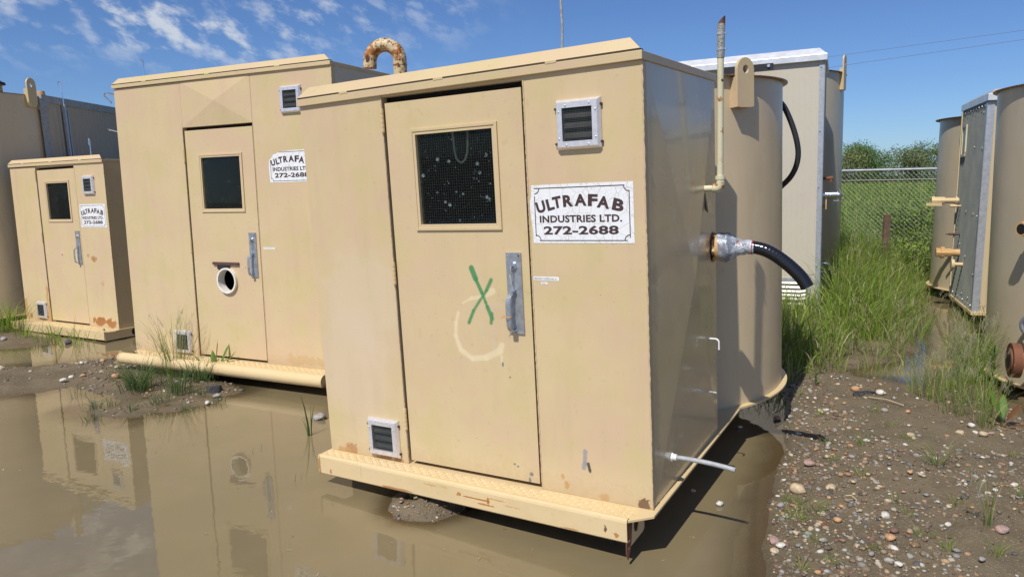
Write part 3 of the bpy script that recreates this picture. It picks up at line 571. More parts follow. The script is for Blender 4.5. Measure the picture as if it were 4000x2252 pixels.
# flanged outlet wrapped in plastic, with black hose
hy = 1.11; hz = 1.158
b = MB(); b.cyl((2.10, hy, hz), (2.113, hy, hz), .088, 28); fl = b.build('black_gasket', M['black'], UA, True)
b = MB(); b.cyl((2.113, hy, hz), (2.150, hy, hz), .060, 24); b.cyl((2.135, hy, hz), (2.165, hy, hz), .082, 24)
for k in range(8):
    a = 2*math.pi*(k+.3)/8; q = (hy+.068*math.cos(a), hz+.068*math.sin(a)); b.cyl((2.118, q[0], q[1]), (2.150, q[0], q[1]), .013, 6)
b.build('rusty_flange', M['orange'], UA, True)
pts = [(2.150+.012*i, hy, hz) for i in range(17)]; rad = [.084, .088, .087, .088, .086, .080, .068, .058, .052, .047, .044, .042, .041, .040, .040, .0395, .039]
wb = MB().tube([(p[0], p[1]+random.uniform(-.003, .003), p[2]+random.uniform(-.003, .003)) for p in pts], .04, 28, rad=[r*random.uniform(.96, 1.04) for r in rad]); wb.build('plastic_wrap', M['wrap'], UA, True)
MB().cyl((2.315, hy, hz), (2.338, hy, hz-.002), .0405, 20).build('red_tape', simple('red_tape', (.35, .05, .07), .3), UA, True)
hp = smoothpath([(2.31, hy, 1.158), (2.343, hy, 1.157), (2.400, hy, 1.143), (2.455, hy, 1.115), (2.505, hy, 1.079), (2.545, hy, 1.045), (2.585, hy, 1.005), (2.612, hy, .970), (2.632, hy, .935)], 9)
MB().tube(hp, .037, 24, caps=False, rad=[.0375 if i % 3 else .0362 for i in range(len(hp))]).tube(hp[-4:], .030, 20).build('black_hose', M['hose'], UA, True)
# small tubes and the grey conduit low on the side wall
MB().tube([(2.10, .924, .651), (2.150, .924, .650)]+arc((2.165, .924, .630), .020, 90, 0, 5)+[(2.185, .924, .588)], .0052, 8).cyl((2.10, .924, .651), (2.112, .924, .651), .009, 8).build('bent_drain_tube', M['white'], UA, True)
MB().tube([(2.10, .90, .34), (2.135, .90, .339)], .005, 8).cyl((2.10, .90, .34), (2.108, .90, .34), .011, 8, .006).cyl((2.135, .90, .339), (2.152, .90, .339), .009, 6).cyl((2.154, .90, .339), (2.176, .90, .338), .008, 6).build('drain_fitting', M['bright'], UA)
b = MB(); b.cyl((2.10, .281, .169), (2.116, .281, .169), .023, 8); b.cyl((2.116, .281, .169), (2.135, .281, .169), .017, 16); b.build('conduit_nut', M['white'], UA)
cp = smoothpath([(2.13, .281, .169), (2.20, .281, .170), (2.30, .281, .165), (2.38, .281, .157), (2.428, .281, .149)], 16); MB().tube(cp, .0125, 14, rad=[.0128 if i % 2 else .0118 for i in range(len(cp))]).build('grey_conduit', M['greycond'], UA, True)
# black strap loop behind the tank
sp = smoothpath([(2.10, 2.95, 2.12), (2.18, 2.9, 2.051), (2.251, 2.9, 1.881), (2.287, 2.9, 1.723), (2.279, 2.9, 1.606), (2.235, 2.9, 1.51), (2.15, 2.95, 1.43)], 8)
MB().tube(sp, .021, 12).build('black_hose_loop', M['blackm'], UA, True)
MB().tube([(.30, 2.90, 2.17), (.300, 2.90, 2.6), (.318, 2.90, 2.9), (.312, 2.90, 3.1), (.326, 2.90, 3.35)], .0115, 8).build('whip_rod', M['galvd'], UA, True)

# ================================================================== unit B: tall shed behind
RB = ((0.900424, 0.435011, -0.001510), (-0.434962, 0.900365, 0.012298), (0.006710, -0.010417, 0.999923)); tB = (-3.994311, 7.659715, 0.150803)
UB = empty('tank_shed', frame(RB, tB), 'taller tan steel shed with a round white porthole in its door', 'equipment shed', 'tan steel sheds standing in the flooded yard')
shed(UB, 2.764, 2.680, 1.30, M['B_wall'], M['B_door'], (.938, 1.838, 2.250), (1.118, 1.678, 1.437, 1.987), (1.702, .823), (.210, 1.045, 1.920),
     ((.616, .018, .232, 'lower square vent'), (2.197, 2.306, .232, 'upper square vent')), roofplate=(.068, 2.694, 2.766, 2.766, 2.712), rtilt=-.010, sign=(2.010, 1.700, M['signB']), lintelcross=True, port=(1.392, .780, .116), torn=True, sidecross=.02)
d = MB(); n_ = 40
for (r0, r1, ya, yb) in ((.108, .124, -.022, .06),):
    vs = []
    for r, y in ((r0, yb), (r0, ya), (r1, ya), (r1, yb)): vs += [(1.392+r*math.cos(2*math.pi*i/n_), y, .780+r*math.sin(2*math.pi*i/n_)) for i in range(n_)]
    d.add(vs, [(q*n_+i, q*n_+(i+1) % n_, ((q+1) % 4)*n_+(i+1) % n_, ((q+1) % 4)*n_+i) for q in range(4) for i in range(n_)])
d.build('porthole_ring', M['pvc'], UB, True)
MB().box(1.216, 1.555, -.012, .003, .930, .957).build('flap_bar', M['brown'], UB, bevel=.001)
MB().prism([(1.275, .932), (1.430, .932), (1.432, .905), (1.408, .892), (1.395, .904), (1.36, .898), (1.330, .880), (1.300, .868), (1.298, .885), (1.272, .890)], 1, -.008, -.003).build('rubber_flap', M['blackm'], UB)
tg = MB().box(1.877, 2.013, -.0012, -.0003, 1.090, 1.108).build('label_strip', M['white'], UB); L = MB(); glyph_mesh('FIELD WASTE OIL TANK', .007, .11, .01, 0, (1.945, 1.099), -.0018, L); L.build('lettering', M['tagink'], tg)
MB().prism([(.04, 0), (.04, -.055), (.17, -.10), (.19, -.205), (2.70, -.205), (2.76, -.10), (2.765, 0), (2.765, 1.7), (0, 1.7), (0, 0)], 2, -.014, -.0005).build('base_plate', M['skid'], UB, bevel=.002)
tread(UB, .22, 2.70, -.185, -.01, -.0005, M['skid'], .034)
pb = MB(); N = 32; vs = []
for xx, r in ((.115, .057), (.115, .051), (.19, .051)): vs += [(xx, -.255+r*math.cos(2*math.pi*i/N), -.028+r*math.sin(2*math.pi*i/N)) for i in range(N)]
pb.add(vs, [(q*N+i, q*N+(i+1) % N, (q+1)*N+(i+1) % N, (q+1)*N+i) for q in range(2) for i in range(N)]); pb.cyl((.115, -.255, -.028), (2.735, -.255, -.028), .0572, 32, caps=False); pb.cyl((.19, -.255, -.028), (.20, -.255, -.028), .051, 32); pb.cyl((2.70, -.255, -.028), (2.71, -.255, -.028), .050, 32); pb.build('pipe_skid', M['skid'], UB, True)
MB().cyl((.112, -.255, -.028), (.128, -.255, -.028), .0605, 32, caps=False).build('pipe_collar', M['skid'], UB, True)
for x_ in (.3, 2.3): MB().box(x_, x_+.15, .15, 3.3, -.20, -.015).build('skid_runner', M['runner'], UB)
tank(UB, (1.38, 2.62), 1.30, 2.58, mat=M['tank'])
# rusty gooseneck on the tank top, in the plane of the shed front
iB = frame(RB, tB).inverted()
def toB(p): return tuple(iB @ Vector(p))
def world_y(px, py, Y): d_ = ray(px, py); k = Y/d_.y; return CAM+d_*k
cz_ = world_y(1503.5, 240, 9.4); rr_ = 59/FPX*9.4; ud = Vector((.985, -.17, 0)).normalized()
path = [cz_+ud*rr_+Vector((0, 0, -.85)), cz_+ud*rr_+Vector((0, 0, -.3)), cz_+ud*rr_+Vector((0, 0, -.10))]
for i in range(0, 19):
    a = R_(-2+i*10); path.append(cz_+ud*(rr_*math.cos(a))+Vector((0, 0, rr_*math.sin(a)*1.02)))
path += [cz_-ud*rr_*1.03+Vector((0, 0, -.075))]
g = MB().tube([toB(p) for p in path], .083, 26); g.tube([toB(path[2]+Vector((0, 0, .045))), toB(path[2]+Vector((0, 0, .065)))], .087, 26); g.tube([toB(cz_+Vector((.015-.055*ud.x, 0, rr_))), toB(cz_+Vector((.015-.04*ud.x, 0, rr_)))], .0865, 26); g.build('gooseneck_pipe', M['goose'], UB, True)
def hook(u, base, h, r, turn, rad, back=0.05, mat='bright', name='hooked_tube'):
    b_ = Vector(base); t_ = Vector(turn).normalized(); pts = [b_, b_+Vector((0, 0, h*.5)), b_+Vector((0, 0, h))]
    for i in range(1, 9):
        a = R_(i*22.5); pts.append(b_+Vector((0, 0, h))+t_*(r-r*math.cos(a))+Vector((0, 0, r*math.sin(a))))
    pts.append(pts[-1]+Vector((0, 0, -back))); MB().tube(pts, rad, 8).build(name, M[mat], u, True)
hook(UB, (.090, .3, 2.70), .285, .025, (-1, 0, 0), .0055, .045)
MB().tube([(.0, .60, 2.55), (-.45, .60, 2.665), (-.90, .60, 2.775)]+[(-.965, .60, 2.775), (-.975, .60, 2.755), (-.95, .60, 2.73)]+[(-.86, .60, 2.665)], .009, 8).build('slanting_hooked_tube', M['bright'], UB, True)

# ================================================================== unit C: small shed far left
RC = ((0.866971, 0.498282, -0.008740), (-0.498177, 0.866995, 0.011782), (0.013448, -0.005860, 0.999892)); tC = (-6.678081, 9.995094, 0.098129)
UC = empty('tank_shed', frame(RC, tC), 'small tan steel shed at far left, rusty along its foot, standing in muddy water', 'equipment shed', 'tan steel sheds standing in the flooded yard')
shed(UC, 2.10, 2.036, 2.10, M['C_wall'], M['C_door'], (.618, 1.486, 2.018), (.793, 1.340, 1.322, 1.845), (1.372, .788), (.213, 1.06, 1.86),
     ((.317, .034, .224, 'lower square vent'), (1.664, 1.656, .226, 'upper square vent')), roofplate=(.052, 2.028, 2.119, 2.119, 2.071), rtilt=-.017, sign=(1.530, 1.252, M['signC']), roofm=M['roofC'], sidecross=.022, detail=False)
MB().tube(smoothpath([(1.02, .14, 1.80), (1.03, .14, 1.68), (1.05, .14, 1.62), (1.09, .14, 1.605), (1.13, .14, 1.64), (1.15, .14, 1.72)], 5), .006, 6).build('hanging_strap', M['bright'], UC)
MB().prism([(0, 0), (0, -.10), (.04, -.205), (2.10, -.205), (2.16, -.08), (2.13, .02), (2.13, 2.3), (0, 2.3)], 2, -.014, -.0005).build('base_plate', M['skid'], UC, bevel=.002)
MB().box(.005, 2.13, -.215, -.208, -.10, .004).box(.005, 2.13, -.208, -.17, -.10, -.094).build('front_channel', M['skid'], UC, bevel=.002)
MB().box(2.128, 2.134, -.205, 1.6, -.11, -.015).build('side_channel', M['shade'], UC)
MB().cyl((2.132, .18, -.055), (2.137, .18, -.055), .042, 20).build('socket_hole', M['dark'], UC)
MB().cyl((2.03, -.15, 0), (2.03, -.15, .03), .014, 6).build('anchor_bolt', M['galvd'], UC)
MB().tube([(2.10, 1.35, .48), (2.16, 1.35, .47)], .012, 8).build('drain_fitting', M['bright'], UC)
hook(UC, (.545, .8, 2.03), .385, .028, (-1, .3, 0), .006, .06)
MB().tube([(.88, 2.0, 2.0), (.88, 1.9, 2.48), (.90, 1.0, 2.52), (.99, .8, 2.535), (1.03, .8, 2.52)], .008, 8).build('bent_tube', M['bright'], UC, True)

# ================================================================== unit D: big shaded tank and lean-to at the far left edge
UD = empty('tank_shed', Matrix.Translation((-8.04, 10.92, .09)) @ Matrix.Rotation(R_(-1.6), 4, 'Y'), 'big shaded tank with a lifting lug at the left edge, grey ribbed lean-to behind it', 'equipment shed')
tank(UD, (0, 0), 1.36, 3.04, 0, M['tank'], .01, .05)
lug(UD, (0, 0), 1.36, -8, 2.88, 3.28, .165, 3.18, M['lug'], .045)
MB().tube([(1.12, -.50, 3.0), (1.12, -.50, 3.17)], .06, 18).build('tank_nozzle', M['orange'], UD, True)
MB().cyl((1.12, -.50, 3.16), (1.12, -.50, 3.19), .105, 20, .10).cyl((1.12, -.50, 3.19), (1.12, -.50, 3.215), .08, 20, .05).build('vent_cap', M['blackm'], UD, True)
MB().cyl((1.20, .33, 3.0), (1.20, .33, 3.13), .045, 16).cyl((1.20, .33, 3.11), (1.20, .33, 3.17), .058, 16, .05).build('tank_nozzle', M['orange'], UD, True)
# lean-to: right side wall from the tangent point back
b = MB(); x0, y0, x1, y1 = 1.385, .02, 1.50, 3.4
for i in range(34):
    t0, t1 = i/34, (i+1)/34; xa, ya = x0+(x1-x0)*t0, y0+(y1-y0)*t0; xb, yb = x0+(x1-x0)*t1, y0+(y1-y0)*t1; m_ = .012
    b.add([(xa, ya, .02), (xa+(xb-xa)*.72, ya+(yb-ya)*.72, .02), (xa+(xb-xa)*.72, ya+(yb-ya)*.72, 3.0), (xa, ya, 3.0)], [(0, 1, 2, 3)])
    xm, ym = xa+(xb-xa)*.86+m_, ya+(yb-ya)*.86; xs, ys = xa+(xb-xa)*.72, ya+(yb-ya)*.72
    b.add([(xs, ys, .02), (xm, ym, .02), (xb, yb, .02), (xs, ys, 3.0), (xm, ym, 3.0), (xb, yb, 3.0)], [(0, 1, 4, 3), (1, 2, 5, 4)])
b.build('ribbed_side_wall', M['panelD'], UD)
MB().box(-1.3, 1.34, .9, 3.4, .02, 2.99).build('leanto_body', M['panelD'], UD)
MB().add([(x0+.02, y0-.03, 2.97), (x1+.02, y1, 2.97), (x1+.02, y1, 3.075), (x0+.02, y0-.03, 3.075), (x0-.05, y0-.03, 3.08), (x1-2.8, y1, 3.08), (x0-.05, y0-.03, 2.97), (x1-2.8, y1, 2.97)], [(0, 1, 2, 3), (3, 2, 5, 4), (0, 3, 4, 6), (1, 7, 5, 2), (0, 6, 7, 1)]).build('roof_trim', M['galvd'], UD)
MB().box(1.392, 1.402, -.06, .09, .02, 2.99).box(1.330, 1.412, -.075, .12, 2.86, 3.02).build('corner_trim', M['galvd'], UD)
MB().box(1.430, 1.470, .42, .455, 0.05, 2.98).box(1.430, 1.470, .49, .505, 0.05, 2.9).box(1.428, 1.432, .455, .49, .05, 2.9).build('strut_channel', M['galv'], UD)
hook(UD, (1.45, .44, 2.98), .30, .022, (-.6, -.8, 0), .008, .07)
MB().tube([(1.46, 1.9, 2.32), (1.53, 1.88, 2.33), (1.56, 1.82, 2.36)], .02, 8).build('bent_stub', M['bright'], UD, True)
for x_ in (-.9, .7): MB().box(x_, x_+.2, -.6, 3.2, -.16, -.0125).build('skid_runner', M['runner'], UD)

# ================================================================== unit G: pale ribbed shed behind the front tank
XG = Vector((.915, -.4035)); cG = Vector((3.965, 9.4)); oG = cG-2.8*XG
UG = empty('tank_shed', yframe((oG.x, oG.y, .10), XG) @ Matrix.Rotation(R_(-.9), 4, 'Y'), 'tall pale ribbed shed with white roof edge, standing behind the front tank', 'equipment shed', 'ribbed metal sheds with round tanks')
H = 3.13; b = MB()
def ribwall(b, p, q, z0, z1, n, depth, nrm):
    for i in range(n):
        a = Vector(p)+(Vector(q)-Vector(p))*(i/n); c = Vector(p)+(Vector(q)-Vector(p))*((i+1)/n); s_ = a+(c-a)*.8; m_ = a+(c-a)*.9+Vector(nrm)*depth
        b.add([(a.x, a.y, z0), (s_.x, s_.y, z0), (s_.x, s_.y, z1), (a.x, a.y, z1)], [(0, 1, 2, 3)]); b.add([(s_.x, s_.y, z0), (m_.x, m_.y, z0), (c.x, c.y, z0), (s_.x, s_.y, z1), (m_.x, m_.y, z1), (c.x, c.y, z1)], [(0, 1, 4, 3), (1, 2, 5, 4)])
ribwall(b, (0, 0), (2.8, 0), 0, H, 40, .0016, (0, -1)); b.build('front_panel', M['panel'], UG)
b = MB(); ribwall(b, (2.8, 0), (2.8, 1.25), 0, H, 16, .008, (1, 0)); b.build('side_panel', M['panel'], UG); b = MB(); ribwall(b, (0, 1.25), (0, 0), 0, H, 16, .008, (-1, 0)); b.build('side_panel', M['panel'], UG)
MB().box(.02, 2.78, .02, 1.24, 0, H-.02).build('frame_core', M['panelD'], UG)
MB().box(2.745, 2.806, -.010, -.002, .0, H-.08).box(2.802, 2.810, -.010, .05, 0, H-.02).build('corner_trim', M['galv'], UG)
MB().box(-.03, 2.835, -.052, 1.30, H-.03, H+.048).build('roof_trim', M['white_alu'], UG, bevel=.004)
MB().add([(-.02, -.045, H+.0485), (2.825, -.045, H+.0485), (2.74, .05, H+.135), (.08, .05, H+.135), (2.74, 1.2, H+.135), (.08, 1.2, H+.135), (2.825, 1.29, H+.0485), (-.02, 1.29, H+.0485)], [(0, 1, 2, 3), (3, 2, 4, 5), (1, 6, 4, 2), (0, 3, 5, 7), (5, 4, 6, 7), (0, 7, 6, 1)]).build('roof_sheet', M['white_alu'], UG)
for z in (.55, 1.55, 2.25, 3.03): MB().cyl((2.765, -.010, z), (2.765, -.018, z), .011, 6).build('bolt', M['bolt'], UG)
lf = MB(); X0, X1, Z0, Z1 = 1.85, 2.69, .03, .385; lf.box(X0, X1, -.016, -.004, Z1-.04, Z1).box(X0, X1, -.016, -.004, Z0-.02, Z0+.01).box(X1-.045, X1, -.0162, -.004, Z0+.01, Z1-.04).box(X0, X0+.045, -.0162, -.004, Z0+.01, Z1-.04); lv = lf.build('louver_frame', M['galv'], UG)
MB().box(X0+.04, X1-.04, -.0055, -.0045, Z0, Z1-.03).build('backing', M['dark'], lv)
for k, z in enumerate((.318, .262, .208, .158, .112, .040)):
    dz = (.010 if k in (2, 3, 4) else 0); MB().add([(X0+.045, -.012, z), (X1-.13, -.034, z-.010), (X1-.045, -.03, z-.006+dz), (X1-.045, -.010, z+.026+dz), (X1-.13, -.010, z+.024), (X0+.045, -.010, z+.026)], [(0, 1, 4, 5), (1, 2, 3, 4)]).build('slat', M['slat'], lv)
MB().box(1.55, 2.225, -.30, -.28, 3.00, 3.085).build('black_bracket', M['blackm'], UG); MB().cyl((2.17, -.30, 3.055), (2.17, -.318, 3.055), .020, 6).build('bolt', M['bolt'], UG)
MB().box(1.90, 2.0, -.29, -.27, 2.90, 3.00).box(1.60, 1.66, -.28, 0, 3.02, 3.07).build('bracket_arm', M['galv'], UG)
TG = (1.62, 2.55)
tank(UG, TG, 1.42, 3.20, mat=M['tankG'])
lug(UG, TG, 1.42, -14, 2.95, 3.46, .15, 3.34, M['lug'], .04)
# pipes from the shaded side
MB().cyl((2.80, .35, 1.655), (2.90, .35, 1.655), .018, 12).cyl((2.875, .35, 1.655), (2.925, .35, 1.655), .027, 8).cyl((2.905, .35, 1.668), (2.905, .35, 1.61), .024, 10).build('rusty_elbow', M['rust'], UG, True)
fl = MB().cyl((2.80, .35, 1.439), (2.985, .35, 1.439), .046, 24).build('flue_pipe', M['bright'], UG, True)
MB().cyl((2.985, .35, 1.439), (3.015, .35, 1.439), .030, 12).cyl((3.008, .35, 1.439), (3.05, .35, 1.439), .088, 24, .006).box(2.94, 3.02, .345, .355, 1.36, 1.375).build('flue_cowl', M['galv'], UG, True)
MB().cyl((2.80, .35, 1.30), (2.845, .35, 1.30), .018, 10).box(2.835, 2.86, .32, .38, 1.255, 1.385).build('gate_valve', M['orange'], UG)
MB().tube(smoothpath([(2.80, .35, .545), (2.88, .35, .54), (2.93, .35, .50), (2.98, .35, .36)], 5), .010, 8).build('bent_steel_tube', M['bright'], UG, True)
MB().tube(smoothpath([(2.80, .35, .43), (2.86, .35, .42), (2.95, .35, .32)], 5), .008, 8).build('bent_steel_tube', M['bright'], UG, True)
MB().cyl((2.93, .35, .46), (2.93, .35, .38), .020, 10).cyl((2.93, .35, .38), (2.93, .35, .30), .016, 10).build('rubber_valve', M['black'], UG)
for x_ in (.3, 2.3): MB().box(x_, x_+.15, -.1, 3.2, -.2, -.013).build('skid_runner', M['runner'], UG)

# ================================================================== unit I: dark corrugated shed with tank, right of the grass
Yd = Vector((.3714, .9285)); UI = empty('tank_shed', yframe((5.66, 8.9, .15), (Yd.y, -Yd.x)) @ Matrix.Rotation(R_(.3), 4, 'Y'), 'dark corrugated shed right of the grass, rusty pipes sticking out of its side', 'equipment shed', 'ribbed metal sheds with round tanks')
b = MB(); nr = 30; vs = []; fs = []
for i in range(nr*4+1):
    t_ = i/(nr*4); x_ = -.012+.012*math.cos(i*math.pi/2)
    vs += [(x_, 1.51*t_, 0), (x_, 1.51*t_, 2.55)]
fs = [(2*i, 2*i+1, 2*i+3, 2*i+2) for i in range(nr*4)]
n = NT('dark_corrugated_metal'); c = n.mix(n.map(n.noise(3, 4, .6), .35, .7), (.27, .29, .27), (.34, .35, .32)); n.bump(n.noise(40, 3), .001); M['corr'] = n.fin(c, .20, .35, .5)
b.add(vs, fs).build('corrugated_side', M['corr'], UI, True)
MB().box(.01, 2.4, .02, 1.5, 0, 2.55).build('frame_core', M['panelD'], UI)
b = MB(); ribwall(b, (0, 0), (2.4, 0), 0, 2.55, 20, .006, (0, -1)); b.build('front_panel', paint('tan_ribbed_front', seed=91, base=(.56, .44, .27), alt=(.56, .45, .28), alt2=(.54, .44, .27), specks=False), UI)
MB().box(-.022, .055, -.012, -.004, 0, 2.50).box(-.026, -.020, -.012, .06, 0, 2.50).build('corner_trim', M['galv'], UI)
MB().box(-.03, 2.43, -.05, 1.6, 2.52, 2.60).build('roof_trim', M['white_alu'], UI, bevel=.004)
MB().add([(-.028, -.04, 2.6005), (2.42, -.04, 2.6005), (2.3, .06, 2.66), (.06, .06, 2.66), (2.3, 1.5, 2.66), (.06, 1.5, 2.66), (2.42, 1.59, 2.6005), (-.028, 1.59, 2.6005)], [(0, 1, 2, 3), (3, 2, 4, 5), (1, 6, 4, 2), (0, 3, 5, 7), (5, 4, 6, 7)]).build('roof_sheet', M['galvd'], UI)
for y in (.10, .27, .44, .61, .78, .95, 1.12, 1.30, 1.42):
    for z in (2.475, .06): MB().cyl((-.018, y, z+random.uniform(-.01, .01)), (-.030, y, z), .008, 6).build('bolt', M['galv'], UI)
for (y, z) in ((.16, 2.40), (.57, 2.005), (.10, 1.98), (.35, 1.18), (.80, 1.19), (.12, 1.16), (.65, .62), (1.05, .75), (.1, .45), (.3, .13), (.7, .13)): MB().cyl((-.018, y, z), (-.028, y, z), .008, 6).build('bolt', M['galv'], UI)
wf = MB(); wf.box(-.035, -.018, 1.12, 1.155, 1.90, 2.32).box(-.035, -.018, 1.365, 1.40, 1.90, 2.32).box(-.035, -.018, 1.155, 1.365, 2.285, 2.32).box(-.035, -.018, 1.155, 1.365, 1.90, 1.935); wfo = wf.build('window_frame', M['pipe'], UI); MB().box(-.024, -.019, 1.15, 1.37, 1.93, 2.29).build('window_pane', M['black'], wfo)
MB().box(-.035, -.018, 1.49, 1.52, 0, 2.50).build('rear_trim', M['skid'], UI)
MB().box(-.04, 2.42, -.05, 1.56, -.035, .0).build('base_plate', M['skid'], UI)
for x_ in (.1, 1.9): MB().box(x_, x_+.15, -.1, 3.0, -.2, -.036).build('skid_runner', M['runner'], UI)
MB().box(.25, .50, -.16, -.03, -.10, .02).build('skid_end', M['skid'], UI)
# pipes on the dark side
b = MB(); y_, z_ = 1.30, 1.315; b.cyl((-.03, y_, z_), (-.22, y_, z_), .036, 16); b.cyl((-.045, y_, z_), (-.075, y_, z_), .050, 8); b.cyl((-.20, y_, z_), (-.34, y_, z_), .050, 8); b.cyl((-.32, y_, z_), (-.36, y_, z_), .056, 8); b.box(-.43, -.24, y_-.075, y_-.045, z_-.070, z_-.030); b.build('ball_valve', M['skid'], UI)
MB().cyl((-.02, 1.18, 1.245), (-.14, 1.18, 1.245), .013, 10).cyl((-.08, 1.18, 1.245), (-.15, 1.18, 1.245), .020, 8).build('small_nipple', M['skid'], UI)
MB().cyl((-.02, 1.10, .872), (-.16, 1.10, .870), .015, 10).cyl((-.16, 1.10, .870), (-.19, 1.10, .870), .008, 8).build('brown_rod', M['brown'], UI)
b = MB(); y_, z_ = 1.05, .625; b.cyl((-.02, y_, z_), (-.16, y_, z_), .048, 18); b.cyl((-.12, y_, z_), (-.20, y_, z_), .055, 8); b.cyl((-.20, y_, z_), (-.245, y_, z_), .078, 8); b.cyl((-.245, y_, z_), (-.30, y_, z_), .060, 8); b.build('pipe_union', M['orange'], UI)
b = MB(); y_, z_ = .78, .495; b.cyl((-.02, y_, z_), (-.12, y_, z_), .026, 16); b.cyl((-.12, y_, z_), (-.155, y_, z_), .068, 24); b.build('flanged_stub', M['skid'], UI, True)
TI = (.98, 2.50)
tank(UI, TI, 1.12, 2.47, mat=M['tankG'], rimr=.06)
MB().cyl((.35, 2.2, 2.47), (.35, 2.2, 2.60), .055, 18).cyl((.35, 2.2, 2.59), (.35, 2.2, 2.63), .075, 18).build('tank_nozzle', M['skid'], UI, True)

# ================================================================== unit E: round tank at the right edge
UE = empty('round_tank', Matrix.Translation((5.40, 6.06, .105)) @ Matrix.Rotation(R_(-1.2), 4, 'Y'), 'tan round tank at the right edge with rusty flange and grey conduit loop', 'tank')
tank(UE, (0, 0), 1.20, 2.44, 0, M['tankG'], .035, .035)
def tE(ang, z, out): a = R_(ang); return Vector((math.cos(a)*(1.20+out), math.sin(a)*(1.20+out), z))
def radial(u, name, ang, z, segs, mat, **k):
    b = MB(); a = R_(ang); d_ = Vector((math.cos(a), math.sin(a), 0)); p = Vector((math.cos(a)*1.195, math.sin(a)*1.195, z))
    for s0, s1, r, nn_ in segs: b.cyl(p+d_*s0, p+d_*s1, r, nn_)
    return b.build(name, M[mat], u, True)
# flange on a pipe that leaves the tank sideways
iE = UE.matrix_world.inverted(); DF = Vector((.93, -.37, 0)); PF = world_y(3938, 1405, 5.75)
def eF(t): return tuple(iE @ (PF+DF*t))
MB().cyl(eF(.05), eF(.56), .052, 24).cyl(eF(.07), eF(.11), .085, 28, .060).build('flanged_outlet', M['orange'], UE, True)
MB().cyl(eF(.012), eF(.075), .138, 40).cyl(eF(.0), eF(.014), .100, 34).build('rusty_flange', M['rust'], UE, True)
MB().cyl(eF(-.001), eF(.0005), .062, 28).build('flange_bore', M['dark'], UE)
radial(UE, 'pipe_stub', 191, 1.31, [(0, .14, .042, 20), (.12, .19, .058, 8)], 'orange'); radial(UE, 'pipe_bore', 191, 1.31, [(.1902, .1912, .042, 20)], 'dark')
lp = []
for i in range(25):
    a = R_(-100+i*200/24); lp.append((-1.245-.01*math.sin(i*.4), -.16-.13*math.cos(a)*-1-.20, .52+.115*math.sin(a)))
cpts = smoothpath([(-1.14, -.42, .66), (-1.20, -.36, .655), (-1.245, -.28, .63), (-1.27, -.215, .56), (-1.262, -.215, .49), (-1.23, -.27, .43), (-1.19, -.35, .405), (-1.13, -.44, .40)], 12)
MB().tube(cpts, .020, 12, rad=[.0205 if i % 2 else .0175 for i in range(len(cpts))]).build('conduit_loop', M['dgreycond'], UE, True)
for x_ in (-.7, .5): MB().box(x_, x_+.15, -.8, .9, -.2, -.0125).build('skid_runner', M['runner'], UE)
# overflow elbow high on the tank (its shadow falls down the shell)
MB().tube(smoothpath([(-1.02, -.60, 2.0), (-1.22, -.78, 2.0), (-1.34, -.86, 1.93), (-1.36, -.88, 1.80), (-1.36, -.88, 1.2), (-1.33, -.86, .95)], 6), .045, 16).build('overflow_pipe', M['skid'], UE, True)
MB().tube(smoothpath([(-1.33, -.86, 1.0), (-1.1, -.60, .9)], 3), .03, 10).build('pipe_bracket', M['skid'], UE)

# ================================================================== GROUND AND WATER
def poly_px(pts): return np.array([gp(*p) for p in pts])
shore = [gp(*p) for p in [(2955, 2700), (2972, 2252), (2968, 2100), (2990, 2010), (3005, 1930), (3035, 1850), (3050, 1780), (3060, 1700), (3068, 1640), (3068, 1560), (3062, 1505)]]
W1 = np.array([(1.6, -6.0)]+shore+[(2.2, 7.0), (1.7, 8.2), (.6, 9.4), (-1.5, 10.6), (-4, 12.4), (-6.5, 13.8), (-9, 15.5), (-16, 16), (-19, 8), (-16, -6)])
W2 = poly_px([(3560, 1140), (3640, 1110), (3760, 1170), (3860, 1250), (3830, 1330), (3740, 1400), (3700, 1470), (3640, 1515), (3560, 1500), (3450, 1478), (3350, 1468), (3318, 1445), (3400, 1428), (3520, 1415), (3590, 1370), (3575, 1280)])
W3 = np.array([gp(3880, 1540), gp(3960, 1600), gp(4060, 1700), (4.6, 4.2), (6.6, 4.6), (7.2, 7.4), gp(3950, 1400), gp(3870, 1460)])
I1 = poly_px([(-250, 1450), (-80, 1440), (0, 1432), (130, 1425), (240, 1412), (340, 1402), (480, 1395), (580, 1450), (660, 1466), (770, 1475), (880, 1486), (955, 1505), (960, 1530), (905, 1548), (850, 1575), (760, 1592), (690, 1606), (610, 1612), (540, 1640), (420, 1640), (330, 1625), (290, 1604), (400, 1594), (470, 1580), (500, 1562), (440, 1540), (350, 1528), (250, 1520), (150, 1540), (0, 1552), (-250, 1575)])
I2 = poly_px([(1535, 1995), (1550, 1940), (1600, 1900), (1680, 1870), (1780, 1880), (1850, 1930), (1790, 1995), (1680, 2030), (1580, 2025)])
I3 = poly_px([(-250, 1265), (0, 1262), (70, 1275), (120, 1300), (230, 1318), (190, 1345), (60, 1362), (-250, 1380)])
def sdf(P, poly):
    # signed distance, positive inside
    x, y = P[:, 0], P[:, 1]; d = np.full(len(x), 1e9); ins = np.zeros(len(x), bool); n_ = len(poly)
    for i in range(n_):
        a = poly[i]; b = poly[(i+1) % n_]; e = b-a; wx, wy = x-a[0], y-a[1]; t = np.clip((wx*e[0]+wy*e[1])/(e@e+1e-12), 0, 1)
        d = np.minimum(d, (wx-e[0]*t)**2+(wy-e[1]*t)**2)
        c = (a[1] <= y) != (b[1] <= y); ins ^= c & (x < (b[0]-a[0])*(y-a[1])/((b[1]-a[1]) if b[1] != a[1] else 1e-9)+a[0])
    d = np.sqrt(d); return np.where(ins, d, -d)
_g = np.random.default_rng(3).random((256, 256))
